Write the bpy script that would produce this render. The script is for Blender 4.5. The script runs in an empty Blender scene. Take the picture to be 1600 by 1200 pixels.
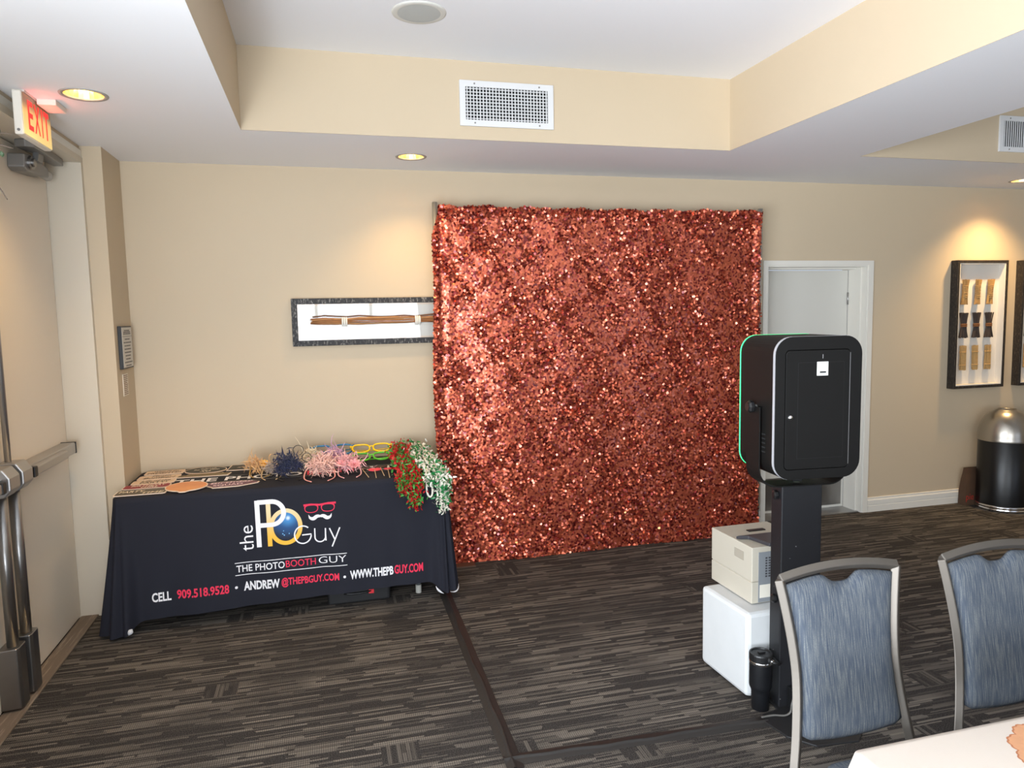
import bpy, bmesh, math, random
import numpy as np
from mathutils import Vector, Matrix
from math import sin, cos, pi, radians

SC = bpy.context.scene
COL = SC.collection
random.seed(7)

# ------------------------------------------------------------------ camera, world, lights, exposure
F_PX, YAW, PITCH, ROLL, CAM_H = 1124.39, .2550445, .0959291, -.0197502, 1.70
cam_d = bpy.data.cameras.new('camera')
cam_d.sensor_fit = 'HORIZONTAL'; cam_d.sensor_width = 36.0
cam_d.lens = F_PX * 36.0 / 1600.0
cam_d.clip_start = .05
cam = bpy.data.objects.new('camera', cam_d); COL.objects.link(cam)
fw = Vector((sin(YAW) * cos(PITCH), cos(YAW) * cos(PITCH), -sin(PITCH)))
rt = Vector((cos(YAW), -sin(YAW), 0)); up = rt.cross(fw)
r2 = cos(ROLL) * rt + sin(ROLL) * up; u2 = -sin(ROLL) * rt + cos(ROLL) * up
m = Matrix((r2, u2, -fw)).transposed().to_4x4(); m.translation = (0, 0, CAM_H)
cam.matrix_world = m
SC.camera = cam

w = bpy.data.worlds.new('sky'); SC.world = w; w.use_nodes = True
w.node_tree.nodes['Background'].inputs[0].default_value = (.62, .75, 1, 1)
w.node_tree.nodes['Background'].inputs[1].default_value = 1.2
SC.view_settings.view_transform = 'Standard'
SC.view_settings.look = 'None'
SC.view_settings.gamma = 1.0
SC.view_settings.use_curve_mapping = False
SC.view_settings.exposure = 0.04

def area(name, loc, direction, sx, sy, power, color, spread=180):
    d = bpy.data.lights.new(name, 'AREA'); d.shape = 'RECTANGLE'; d.size = sx; d.size_y = sy
    d.energy = power; d.color = color; d.spread = radians(spread)
    o = bpy.data.objects.new(name, d); COL.objects.link(o); o.location = loc
    o.rotation_euler = Vector(direction).to_track_quat('-Z', 'Y').to_euler()
    return o
def spot(name, loc, power, color, angle, blend=.8, radius=.04, direction=(0, 0, -1)):
    d = bpy.data.lights.new(name, 'SPOT'); d.energy = power; d.color = color
    d.spot_size = radians(angle); d.spot_blend = blend; d.shadow_soft_size = radius
    o = bpy.data.objects.new(name, d); COL.objects.link(o); o.location = loc
    o.rotation_euler = Vector(direction).to_track_quat('-Z', 'Y').to_euler()
    return o
DAY = (.86, .93, 1.0)
WARM = (1.0, .66, .29)
# daylight through the windows behind the camera (window_1 on the left wall, window_2 / window_3 on the front wall)
area('daylight_left', (-1.17, .30, 1.25), (1, .55, .50), 3.2, 2.1, 300, DAY, 165)
area('daylight_front', (.2, -3.87, 1.25), (0, 1, .50), 3.2, 2.1, 160, DAY, 160)
area('daylight_far', (5.2, -3.87, 1.25), (-.1, 1, .50), 3.0, 2.1, 12, DAY, 160)

# ------------------------------------------------------------------ helpers
def lin(c):
    return tuple((x / 12.92 if x <= .04045 else ((x + .055) / 1.055) ** 2.4) for x in c)
def rgb(r, g, b):
    return lin((r / 255, g / 255, b / 255)) + (1,)

MATS = {}
def mat(name, col, rough=.5, metal=0., bump=0., bscale=200., emit=None, estr=0., spec=.5, var=0., vscale=3., coat=0., sheen=0.):
    if name in MATS: return MATS[name]
    M = bpy.data.materials.new(name); M.use_nodes = True; n = M.node_tree.nodes; l = M.node_tree.links
    b = n['Principled BSDF']
    b.inputs['Base Color'].default_value = col; b.inputs['Roughness'].default_value = rough
    b.inputs['Metallic'].default_value = metal; b.inputs['Specular IOR Level'].default_value = spec
    if coat: b.inputs['Coat Weight'].default_value = coat
    if sheen: b.inputs['Sheen Weight'].default_value = sheen
    if emit:
        b.inputs['Emission Color'].default_value = emit; b.inputs['Emission Strength'].default_value = estr
    tc = n.new('ShaderNodeTexCoord')
    if var:
        nz = n.new('ShaderNodeTexNoise'); nz.inputs['Scale'].default_value = vscale; nz.inputs['Detail'].default_value = 4
        l.new(tc.outputs['Object'], nz.inputs['Vector'])
        mr = n.new('ShaderNodeMapRange'); mr.inputs['To Min'].default_value = 1 - var; mr.inputs['To Max'].default_value = 1 + var
        l.new(nz.outputs['Fac'], mr.inputs['Value'])
        mx = n.new('ShaderNodeMix'); mx.data_type = 'RGBA'; mx.blend_type = 'MULTIPLY'; mx.inputs['Factor'].default_value = 1
        mx.inputs['A'].default_value = col
        l.new(mr.outputs['Result'], mx.inputs['B']); l.new(mx.outputs['Result'], b.inputs['Base Color'])
    if bump:
        nz2 = n.new('ShaderNodeTexNoise'); nz2.inputs['Scale'].default_value = bscale; nz2.inputs['Detail'].default_value = 2
        l.new(tc.outputs['Object'], nz2.inputs['Vector'])
        bp = n.new('ShaderNodeBump'); bp.inputs['Strength'].default_value = bump; bp.inputs['Distance'].default_value = .002
        l.new(nz2.outputs['Fac'], bp.inputs['Height']); l.new(bp.outputs['Normal'], b.inputs['Normal'])
    MATS[name] = M
    return M

class NB:
    """small node-building helper"""
    def __init__(self, M):
        self.t = M.node_tree; self.n = self.t.nodes; self.l = self.t.links; self.b = self.n['Principled BSDF']
    def add(self, kind, **kw):
        x = self.n.new(kind)
        for k, v in kw.items(): setattr(x, k, v)
        return x
    def put(self, sock, v):
        if hasattr(v, 'links'): self.l.new(v, sock)
        else: sock.default_value = v
    def math(self, op, a, b=None, c=None, clamp=False):
        x = self.add('ShaderNodeMath', operation=op, use_clamp=clamp)
        self.put(x.inputs[0], a)
        if b is not None: self.put(x.inputs[1], b)
        if c is not None: self.put(x.inputs[2], c)
        return x.outputs[0]
    def mix(self, f, a, b, blend='MIX'):
        x = self.add('ShaderNodeMix', data_type='RGBA', blend_type=blend)
        self.put(x.inputs['Factor'], f); self.put(x.inputs['A'], a); self.put(x.inputs['B'], b)
        return x.outputs['Result']
    def step(self, v, lo, hi):
        x = self.add('ShaderNodeMapRange', interpolation_type='SMOOTHSTEP')
        self.put(x.inputs['Value'], v); x.inputs['From Min'].default_value = lo; x.inputs['From Max'].default_value = hi
        return x.outputs['Result']

def newmat(name, rough=.5, metal=0.):
    M = bpy.data.materials.new(name); M.use_nodes = True
    h = NB(M); h.b.inputs['Roughness'].default_value = rough; h.b.inputs['Metallic'].default_value = metal
    return M, h

def link_props(o, label=None, cat=None, group=None, kind=None):
    if label: o['label'] = label
    if cat: o['category'] = cat
    if group: o['group'] = group
    if kind: o['kind'] = kind
    return o

def thing(name, label, cat, loc=(0, 0, 0), rz=0., group=None):
    o = bpy.data.objects.new(name, None); COL.objects.link(o)
    o.empty_display_size = .1
    o.location = loc; o.rotation_euler = (0, 0, rz)
    return link_props(o, label, cat, group)
def structure(name, loc=(0, 0, 0)):
    o = bpy.data.objects.new(name, None); COL.objects.link(o); o.location = loc; o['kind'] = 'structure'
    return o

def finish(bm, name, material, parent=None, smooth=False, world=False, label=None, kind=None, bevel=0., subd=0):
    """link bm as ONE mesh object; world=True: bm is in world coordinates"""
    if world and parent is not None:
        off = Vector(parent.location)
        if parent.parent is not None: off = off + Vector(parent.parent.location)
        bmesh.ops.translate(bm, vec=-off, verts=bm.verts)
    bmesh.ops.recalc_face_normals(bm, faces=bm.faces)
    me = bpy.data.meshes.new(name); bm.to_mesh(me); bm.free()
    return finish_me(me, name, material, parent, smooth, label, kind, bevel, subd)
def finish_me(me, name, material, parent=None, smooth=False, label=None, kind=None, bevel=0., subd=0):
    mats = material if isinstance(material, (list, tuple)) else [material]
    for x in mats: me.materials.append(x)
    if smooth:
        me.polygons.foreach_set('use_smooth', [True] * len(me.polygons))
    o = bpy.data.objects.new(name, me); COL.objects.link(o)
    if parent is not None: o.parent = parent
    if bevel:
        b = o.modifiers.new('bevel', 'BEVEL'); b.width = bevel; b.segments = 2; b.limit_method = 'ANGLE'; b.angle_limit = radians(40)
    if subd:
        s = o.modifiers.new('subsurf', 'SUBSURF'); s.levels = subd; s.render_levels = subd
    link_props(o, label=label, kind=kind)
    return o

def B(): return bmesh.new()
def box(bm, x0, x1, y0, y1, z0, z1):
    vs = [bm.verts.new((x, y, z)) for x in (x0, x1) for y in (y0, y1) for z in (z0, z1)]
    for f in ((0, 1, 3, 2), (4, 6, 7, 5), (0, 4, 5, 1), (2, 3, 7, 6), (0, 2, 6, 4), (1, 5, 7, 3)):
        bm.faces.new([vs[i] for i in f])
    return bm
def prism(bm, pts, axis, a, b):
    """extrude a 2D polygon along an axis; pts are (x,y)->z, (x,z)->y or (y,z)->x"""
    def P(p, t):
        return (t, p[0], p[1]) if axis == 'x' else ((p[0], t, p[1]) if axis == 'y' else (p[0], p[1], t))
    A = [bm.verts.new(P(p, a)) for p in pts]; Bv = [bm.verts.new(P(p, b)) for p in pts]
    bm.faces.new(A); bm.faces.new(Bv[::-1])
    n = len(pts)
    for i in range(n): bm.faces.new((A[i], A[(i + 1) % n], Bv[(i + 1) % n], Bv[i]))
    return bm
def ring_prism(bm, outer, inner, axis, a, b):
    def P(p, t):
        return (t, p[0], p[1]) if axis == 'x' else ((p[0], t, p[1]) if axis == 'y' else (p[0], p[1], t))
    n = len(outer)
    oa = [bm.verts.new(P(p, a)) for p in outer]; ob = [bm.verts.new(P(p, b)) for p in outer]
    ia = [bm.verts.new(P(p, a)) for p in inner]; ib = [bm.verts.new(P(p, b)) for p in inner]
    for i in range(n):
        j = (i + 1) % n
        bm.faces.new((oa[i], oa[j], ia[j], ia[i])); bm.faces.new((ob[i], ib[i], ib[j], ob[j]))
        bm.faces.new((oa[i], ob[i], ob[j], oa[j])); bm.faces.new((ia[i], ia[j], ib[j], ib[i]))
    return bm
def rrect(x0, x1, z0, z1, r, n=6):
    pts = []
    for cx, cz, a0 in ((x1 - r, z1 - r, 0), (x0 + r, z1 - r, 90), (x0 + r, z0 + r, 180), (x1 - r, z0 + r, 270)):
        for k in range(n + 1):
            a = radians(a0 + 90 * k / n); pts.append((cx + r * cos(a), cz + r * sin(a)))
    return pts
def circ(cx, cy, r, n=24, ry=None):
    return [(cx + r * cos(2 * pi * k / n), cy + (ry or r) * sin(2 * pi * k / n)) for k in range(n)]
def frame_for(d):
    d = d.normalized(); a = Vector((0, 0, 1)) if abs(d.z) < .9 else Vector((1, 0, 0))
    u = d.cross(a).normalized(); return u, d.cross(u).normalized()
def tube(bm, pts, r, n=8, cap=True, closed=False, flat=1.):
    """sweep a circle (or a flattened one) along a polyline; r scalar or list"""
    pts = [Vector(p) for p in pts]; N = len(pts); rings = []
    u = None
    for i, p in enumerate(pts):
        if closed: d = pts[(i + 1) % N] - pts[i - 1]
        else: d = pts[min(i + 1, N - 1)] - pts[max(i - 1, 0)]
        d = d.normalized() if d.length > 1e-9 else Vector((0, 0, 1))
        if u is None: u, v = frame_for(d)
        else:
            u = (u - d * u.dot(d)); u = u.normalized() if u.length > 1e-6 else frame_for(d)[0]; v = d.cross(u)
        rr = r[i] if isinstance(r, (list, tuple)) else r
        rings.append([bm.verts.new(p + u * (rr * cos(2 * pi * k / n)) + v * (rr * flat * sin(2 * pi * k / n))) for k in range(n)])
    for i in range(N - (0 if closed else 1)):
        a, b = rings[i], rings[(i + 1) % N]
        for k in range(n): bm.faces.new((a[k], a[(k + 1) % n], b[(k + 1) % n], b[k]))
    if cap and not closed:
        bm.faces.new(rings[0][::-1]); bm.faces.new(rings[-1])
    return bm
def lathe(bm, prof, c=(0, 0, 0), n=32, axis='z', cap=True):
    rings = []
    for r, h in prof:
        ring = []
        for k in range(n):
            a = 2 * pi * k / n
            p = (r * cos(a), r * sin(a), h)
            if axis == 'y': p = (p[0], p[2], p[1])
            if axis == 'x': p = (p[2], p[0], p[1])
            ring.append(bm.verts.new((c[0] + p[0], c[1] + p[1], c[2] + p[2])))
        rings.append(ring)
    for a, b in zip(rings, rings[1:]):
        for k in range(n): bm.faces.new((a[k], a[(k + 1) % n], b[(k + 1) % n], b[k]))
    if cap:
        bm.faces.new(rings[0][::-1]); bm.faces.new(rings[-1])
    return bm
def strip(bm, P, Q):
    A = [bm.verts.new(p) for p in P]; Bq = [bm.verts.new(p) for p in Q]
    for i in range(len(A) - 1): bm.faces.new((A[i], A[i + 1], Bq[i + 1], Bq[i]))
    return bm
def bez(p0, p1, p2, n=10):
    p0, p1, p2 = Vector(p0), Vector(p1), Vector(p2)
    return [(1 - t) ** 2 * p0 + 2 * t * (1 - t) * p1 + t * t * p2 for t in [k / n for k in range(n + 1)]]
def catmull(pts, n=6):
    pts = [Vector(p) for p in pts]; out = []
    for i in range(len(pts) - 1):
        p0 = pts[max(i - 1, 0)]; p1 = pts[i]; p2 = pts[i + 1]; p3 = pts[min(i + 2, len(pts) - 1)]
        for k in range(n):
            t = k / n
            out.append(.5 * ((2 * p1) + (-p0 + p2) * t + (2 * p0 - 5 * p1 + 4 * p2 - p3) * t * t + (-p0 + 3 * p1 - 3 * p2 + p3) * t ** 3))
    out.append(pts[-1]); return out

_text = {}
def text_geo(s, bold=0.):
    """glyph outlines of the built-in font as triangles, normalised to x 0..1, y by cap height"""
    key = (s, bold)
    if key in _text: return _text[key]
    cu = bpy.data.curves.new('txt', 'FONT'); cu.body = s; cu.resolution_u = 3; cu.offset = bold
    o = bpy.data.objects.new('txt', cu); COL.objects.link(o)
    dg = bpy.context.evaluated_depsgraph_get(); dg.update()
    me = bpy.data.meshes.new_from_object(o.evaluated_get(dg))
    v = [(p.co.x, p.co.y) for p in me.vertices]; f = [tuple(p.vertices) for p in me.polygons]
    bpy.data.objects.remove(o); bpy.data.curves.remove(cu); bpy.data.meshes.remove(me)
    _text[key] = (v, f)
    return v, f
def text_into(bm, s, place, x0, x1, y0, y1, bold=0., shear=0., mi=0):
    """fit the text in the box x0..x1, y0..y1 and map each point with place(x, y)"""
    v, f = text_geo(s, bold)
    ax = min(p[0] for p in v); bx = max(p[0] for p in v); ay = min(p[1] for p in v); by = max(p[1] for p in v)
    vs = []
    for p in v:
        x = x0 + (p[0] - ax) / (bx - ax) * (x1 - x0); y = y0 + (p[1] - ay) / (by - ay) * (y1 - y0)
        vs.append(bm.verts.new(place(x + shear * (y - y0), y)))
    for q in f:
        try:
            fc = bm.faces.new([vs[i] for i in q]); fc.material_index = mi
        except ValueError: pass
    return bm

# ------------------------------------------------------------------ materials
M_wall = mat('wall_tan_paint', rgb(201, 183, 156), .62, bump=.15, bscale=350, var=.015, spec=.35)
M_white = mat('white_ceiling_paint', rgb(240, 240, 242), .75, bump=.1, bscale=300, spec=.25)
M_trim = mat('white_trim_paint', rgb(228, 224, 214), .4, bump=.05, bscale=60)
M_door = mat('cream_door_paint', rgb(226, 214, 196), .42, var=.02, vscale=2)
M_jamb = mat('cream_jamb_paint', rgb(208, 198, 180), .45, bump=.05, bscale=60)
M_bdoor = mat('back_door_paint', rgb(214, 211, 202), .5, var=.02)
M_dark = mat('dark_gap', rgb(22, 21, 20), .8)
M_alu = mat('satin_aluminium', rgb(176, 174, 172), .38, .85, bump=.05, bscale=400)
M_steel = mat('brushed_steel', rgb(150, 148, 146), .32, .95, bump=.06, bscale=250, var=.06, vscale=20)
M_grey = mat('grey_painted_closer', rgb(132, 130, 127), .42, .4)
M_black = mat('matt_black_metal', rgb(27, 26, 26), .48, .1, bump=.08, bscale=500)
M_blackp = mat('black_plastic', rgb(20, 20, 21), .4)
M_chrome = mat('chrome', rgb(215, 215, 215), .15, 1.)
M_sign = mat('white_sign_body', rgb(226, 220, 208), .5)

# carpet
M_carpet, h = newmat('striped_carpet', .95)
h.b.inputs['Specular IOR Level'].default_value = .15
tc = h.add('ShaderNodeTexCoord'); sx = h.add('ShaderNodeSeparateXYZ'); h.l.new(tc.outputs['Object'], sx.inputs[0])
X, Y = sx.outputs[0], sx.outputs[1]
def bands(rowh, seglen, thr, seed, xx, yy):
    yr = h.math('DIVIDE', yy, rowh)
    row = h.math('FLOOR', yr); fy = h.math('FRACT', yr)
    wn = h.add('ShaderNodeTexWhiteNoise', noise_dimensions='2D'); cv = h.add('ShaderNodeCombineXYZ')
    h.put(cv.inputs[0], row); cv.inputs[1].default_value = seed; h.l.new(cv.outputs[0], wn.inputs['Vector'])
    xs = h.math('ADD', h.math('DIVIDE', xx, seglen), h.math('MULTIPLY', wn.outputs['Value'], 61.7))
    seg = h.math('FLOOR', xs)
    wn2 = h.add('ShaderNodeTexWhiteNoise', noise_dimensions='3D'); cv2 = h.add('ShaderNodeCombineXYZ')
    h.put(cv2.inputs[0], row); h.put(cv2.inputs[1], seg); cv2.inputs[2].default_value = seed; h.l.new(cv2.outputs[0], wn2.inputs['Vector'])
    r = wn2.outputs['Value']
    on = h.math('GREATER_THAN', r, thr)
    amp = h.step(r, thr - .15, 1.0)
    edge = h.math('MULTIPLY', h.step(fy, .0, .16), h.math('SUBTRACT', 1., h.step(fy, .80, 1.0)))
    return h.math('MULTIPLY', h.math('MULTIPLY', on, amp), edge)
nzc = h.add('ShaderNodeTexNoise'); nzc.inputs['Scale'].default_value = 2.3; nzc.inputs['Detail'].default_value = 1
h.l.new(tc.outputs['Object'], nzc.inputs['Vector'])
jn = h.add('ShaderNodeTexNoise'); jn.inputs['Scale'].default_value = 34; jn.inputs['Detail'].default_value = 1
h.l.new(tc.outputs['Object'], jn.inputs['Vector'])
Xj = h.math('ADD', X, h.math('MULTIPLY', jn.outputs['Fac'], .05))
b1 = bands(.0135, .21, .68, 3., Xj, Y)
b2 = bands(.029, .15, .85, 9., Xj, Y)
b4 = bands(.0068, .27, .70, 21., Xj, Y)
lt = h.math('MAXIMUM', h.math('MAXIMUM', b1, h.math('MULTIPLY', b2, .8)), h.math('MULTIPLY', b4, .6))
lt = h.math('MULTIPLY', lt, h.math('ADD', .5, h.math('MULTIPLY', h.step(nzc.outputs['Fac'], .36, .56), .5)))
b3 = bands(.019, .16, .55, 5., Y, X)          # a few short cross-wise patches
pt = h.add('ShaderNodeTexWhiteNoise', noise_dimensions='2D'); pv = h.add('ShaderNodeCombineXYZ')
h.put(pv.inputs[0], h.math('FLOOR', h.math('DIVIDE', X, .15))); h.put(pv.inputs[1], h.math('FLOOR', h.math('DIVIDE', Y, .12)))
h.l.new(pv.outputs[0], pt.inputs['Vector'])
pm = h.math('GREATER_THAN', pt.outputs['Value'], .96)
lt = h.math('ADD', h.math('MULTIPLY', lt, h.math('SUBTRACT', 1., pm)), h.math('MULTIPLY', h.math('MULTIPLY', b3, .5), pm))
tick = h.math('FRACT', h.math('DIVIDE', X, .0085))
tick = h.math('MULTIPLY', h.step(tick, .0, .25), h.math('SUBTRACT', 1., h.step(tick, .7, 1.)))
lt = h.math('MULTIPLY', lt, h.math('ADD', .28, h.math('MULTIPLY', tick, .72)))
fine = h.add('ShaderNodeTexNoise'); fine.inputs['Scale'].default_value = 260; fine.inputs['Detail'].default_value = 3
h.l.new(tc.outputs['Object'], fine.inputs['Vector'])
base = h.mix(h.step(fine.outputs['Fac'], .40, .66), rgb(36, 34, 33), rgb(80, 75, 71))
colr = h.mix(h.math('MULTIPLY', lt, .95), base, rgb(130, 122, 112))
h.l.new(colr, h.b.inputs['Base Color'])
bp = h.add('ShaderNodeBump'); bp.inputs['Strength'].default_value = .5; bp.inputs['Distance'].default_value = .003
h.l.new(h.math('ADD', fine.outputs['Fac'], h.math('MULTIPLY', lt, .8)), bp.inputs['Height']); h.l.new(bp.outputs['Normal'], h.b.inputs['Normal'])

# black-washed rough wood of the frames
def frame_wood(name, dark, light, scale):
    M, g = newmat(name, .6)
    t = g.add('ShaderNodeTexCoord'); mp = g.add('ShaderNodeMapping'); mp.inputs['Scale'].default_value = scale
    g.l.new(t.outputs['Object'], mp.inputs['Vector'])
    a = g.add('ShaderNodeTexNoise'); a.inputs['Scale'].default_value = 1; a.inputs['Detail'].default_value = 6; a.inputs['Roughness'].default_value = .75
    g.l.new(mp.outputs['Vector'], a.inputs['Vector'])
    g.l.new(g.mix(g.step(a.outputs['Fac'], .50, .68), dark, light), g.b.inputs['Base Color'])
    q = g.add('ShaderNodeBump'); q.inputs['Strength'].default_value = .5; q.inputs['Distance'].default_value = .003
    g.l.new(a.outputs['Fac'], q.inputs['Height']); g.l.new(q.outputs['Normal'], g.b.inputs['Normal'])
    return M
M_fr1 = frame_wood('black_washed_frame', rgb(30, 30, 33), rgb(150, 146, 140), (110, 110, 45))
M_fr2 = frame_wood('dark_burnt_frame', rgb(30, 26, 24), rgb(92, 80, 68), (160, 160, 30))
M_mat = mat('off_white_mount', rgb(220, 214, 204), .8)
M_glass = bpy.data.materials.new('clear_glass'); M_glass.use_nodes = True
g = M_glass.node_tree; g.nodes.clear()
go = g.nodes.new('ShaderNodeOutputMaterial'); gm = g.nodes.new('ShaderNodeMixShader'); gt = g.nodes.new('ShaderNodeBsdfTransparent'); gg = g.nodes.new('ShaderNodeBsdfGlossy')
gg.inputs['Roughness'].default_value = .02
fr = g.nodes.new('ShaderNodeFresnel'); fr.inputs['IOR'].default_value = 1.45
g.links.new(fr.outputs[0], gm.inputs[0]); g.links.new(gt.outputs[0], gm.inputs[1]); g.links.new(gg.outputs[0], gm.inputs[2]); g.links.new(gm.outputs[0], go.inputs[0])

# ------------------------------------------------------------------ room
XL, XP, YB, ZS, ZT = -1.265, -1.155, 4.955, 2.68, 3.105      # door wall, pilaster, back wall, soffit, tray
XR, YF = 8.2, -4.0
TX0, TX1, TY1, TY0 = -.365, 2.475, 4.06, -2.9                  # main tray
UX0, UX1 = 3.427, 7.3                                          # second tray
D1 = (2.64, 4.54)                                              # exit doors along y
BX0, BX1, BZ = 3.352, 4.285, 2.042                             # back door opening
LIGHTS = [(-.951, 3.563), (.571, 4.545), (5.415, 4.606)]
LR = .082

bm = B(); box(bm, XL - .3, XR + .1, YF - .1, YB + .35, -.06, 0)
o = finish(bm, 'floor', M_carpet); o['kind'] = 'structure'

# back wall with the door opening (outer face y = YB)
bm = B()
box(bm, XL - .3, BX0, YB, YB + .3, 0, 3.2); box(bm, BX1, XR + .1, YB, YB + .3, 0, 3.2); box(bm, BX0, BX1, YB, YB + .3, BZ, 3.2)
o = finish(bm, 'wall_back', M_wall); o['kind'] = 'structure'
# left wall: pilaster, wall over and beside the doors, wall with the window behind the camera
bm = B()
box(bm, XL - .3, XP, 4.572, YB, 0, 3.2)
box(bm, XL - .3, XL, D1[1], 4.572, 0, 3.2)
box(bm, XL - .3, XL, D1[0], D1[1], 2.587, 3.2)
box(bm, XL - .3, XL, 2.0, D1[0], 0, 3.2); box(bm, XL - .3, XL, YF, -1.4, 0, 3.2)
box(bm, XL - .3, XL, -1.4, 2.0, 0, .15); box(bm, XL - .3, XL, -1.4, 2.0, 2.35, 3.2)
o = finish(bm, 'wall_left', M_wall); o['kind'] = 'structure'
bm = B(); box(bm, XR, XR + .2, YF, YB, 0, 3.2)
o = finish(bm, 'wall_right', M_wall); o['kind'] = 'structure'
bm = B()
WX = [(-1.1, 1.9), (3.6, 6.8)]
box(bm, XL - .3, WX[0][0], YF - .2, YF, 0, 3.2); box(bm, WX[0][1], WX[1][0], YF - .2, YF, 0, 3.2); box(bm, WX[1][1], XR + .1, YF - .2, YF, 0, 3.2)
for a, b_ in WX:
    box(bm, a, b_, YF - .2, YF, 0, .15); box(bm, a, b_, YF - .2, YF, 2.35, 3.2)
o = finish(bm, 'wall_front', M_wall); o['kind'] = 'structure'
# windows (behind the camera)
def window(name, axis, a, b_, pos):
    s = structure(name, (pos, a, .15) if axis == 'y' else (a, pos, .15))
    f = B(); L = b_ - a; H = 2.2; t = .05
    rects = [(0, L, 0, t), (0, L, H - t, H), (0, t, t, H - t), (L - t, L, t, H - t)] + [(L * k / 3 - t / 2, L * k / 3 + t / 2, t, H - t) for k in (1, 2)]
    for x0, x1, z0, z1 in rects:
        if axis == 'y': box(f, -.03, .03, x0, x1, z0, z1)
        else: box(f, x0, x1, -.03, .03, z0, z1)
    finish(f, 'window_frame', M_trim, s)
    for k in range(3):
        p = B(); x0 = L * k / 3 + t / 2; x1 = L * (k + 1) / 3 - t / 2
        if axis == 'y': box(p, -.004, .004, x0, x1, t, H - t)
        else: box(p, x0, x1, -.004, .004, t, H - t)
        finish(p, 'pane', M_glass, s)
window('window_1', 'y', -1.4, 2.0, XL - .15)
window('window_2', 'x', WX[0][0], WX[0][1], YF - .12)
window('window_3', 'x', WX[1][0], WX[1][1], YF - .12)

# ceiling: soffit with downlight holes, tray tops; tray sides are tan
bm = B()
cells_x = sorted({XL - .3, XR, TX0, TX1, UX0, UX1} | {v for lx, ly in LIGHTS for v in (lx - .12, lx + .12)})
cells_y = sorted({YF, YB + .05, TY0, TY1} | {v for lx, ly in LIGHTS for v in (ly - .12, ly + .12)})
for i in range(len(cells_x) - 1):
    for j in range(len(cells_y) - 1):
        x0, x1, y0, y1 = cells_x[i], cells_x[i + 1], cells_y[j], cells_y[j + 1]
        cx, cy = (x0 + x1) / 2, (y0 + y1) / 2
        if TY0 < cy < TY1 and (TX0 < cx < TX1 or UX0 < cx < UX1): continue
        hit = [p for p in LIGHTS if abs(p[0] - cx) < .13 and abs(p[1] - cy) < .13]
        if hit:
            # the whole .24 square is rebuilt as a ring below
            continue
        bm.faces.new([bm.verts.new(p) for p in ((x0, y0, ZS), (x0, y1, ZS), (x1, y1, ZS), (x1, y0, ZS))])
for lx, ly in LIGHTS:
    N = 32; inn = []; out = []
    for k in range(N):
        a = 2 * pi * (k + .5) / N - pi / 4 * 0; c_, s_ = cos(a), sin(a); q = .12 / max(abs(c_), abs(s_))
        out.append(bm.verts.new((lx + q * c_, ly + q * s_, ZS))); inn.append(bm.verts.new((lx + LR * c_, ly + LR * s_, ZS)))
    cor = [bm.verts.new((lx + a_ * .12, ly + b_ * .12, ZS)) for a_, b_ in ((1, 1), (-1, 1), (-1, -1), (1, -1))]
    for k in range(N):
        bm.faces.new((out[k], out[(k + 1) % N], inn[(k + 1) % N], inn[k]))
        if k in (3, 11, 19, 27): bm.faces.new((out[k], cor[(k - 3) // 8], out[k + 1]))
for x0, x1 in ((TX0, TX1), (UX0, UX1)):
    bm.faces.new([bm.verts.new(p) for p in ((x0, TY0, ZT), (x0, TY1, ZT), (x1, TY1, ZT), (x1, TY0, ZT))])
o = finish(bm, 'ceiling', M_white); o['kind'] = 'structure'
for x0, x1, nm in ((TX0, TX1, 'wall_tray'), (UX0, UX1, 'wall_tray_right')):
    bm = B(); t = .03
    box(bm, x0 - t, x0, TY0 - t, TY1 + t, ZS + .001, ZT); box(bm, x1, x1 + t, TY0 - t, TY1 + t, ZS + .001, ZT)
    box(bm, x0, x1, TY1, TY1 + t, ZS + .001, ZT); box(bm, x0, x1, TY0 - t, TY0, ZS + .001, ZT)
    o = finish(bm, nm, M_wall); o['kind'] = 'structure'
bm = B(); box(bm, XL - .4, XR + .2, YF - .3, YB + .4, 3.2, 3.26)
o = finish(bm, 'ceiling_slab', M_white); o['kind'] = 'structure'

# baseboards on the back wall
prof = [(YB, 0), (YB - .016, 0), (YB - .016, .052), (YB - .011, .055), (YB - .011, .060), (YB - .015, .063), (YB - .015, .098), (YB - .009, .106), (YB - .009, .120), (YB, .123)]
for nm, a, b_ in (('baseboard_back', 4.333, XR), ('baseboard_back_left', XP, 3.312)):
    bm = B(); prism(bm, prof, 'x', a, b_); o = finish(bm, nm, M_trim); o['kind'] = 'structure'

# ------------------------------------------------------------------ left exit doors
d1 = structure('door_1', (XL, D1[0], 0))
XS = -1.427
for y0, y1 in ((D1[0] + .004, 3.588), (3.594, D1[1] - .008)):
    bm = B(); box(bm, XS - .045, XS, y0, y1, .012, 2.578); finish(bm, 'door_leaf', M_door, d1, world=True, bevel=.002)
bm = B()   # jamb reveals and head
box(bm, XS - .06, XL + .014, D1[1] - .003, D1[1] + .03, 0, 2.615); box(bm, XS - .06, XL + .014, D1[0] - .03, D1[0] + .003, 0, 2.615); box(bm, XS - .06, XL + .014, D1[0] + .003, D1[1] - .003, 2.583, 2.615)
finish(bm, 'door_frame', M_jamb, d1, world=True)
bm = B()   # dark sheet behind the leaves, painted as the shade in their gaps
box(bm, XS - .09, XS - .062, D1[0], D1[1], 0, 2.585); finish(bm, 'door_stop', M_dark, d1, world=True)
M_thr = frame_wood('worn_threshold', rgb(112, 98, 84), rgb(150, 136, 120), (60, 4, 60))
bm = B(); box(bm, XS + .002, -1.333, D1[0] + .002, D1[1] - .002, .0, .010); finish(bm, 'threshold', M_thr, d1, world=True, bevel=.003)
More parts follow.
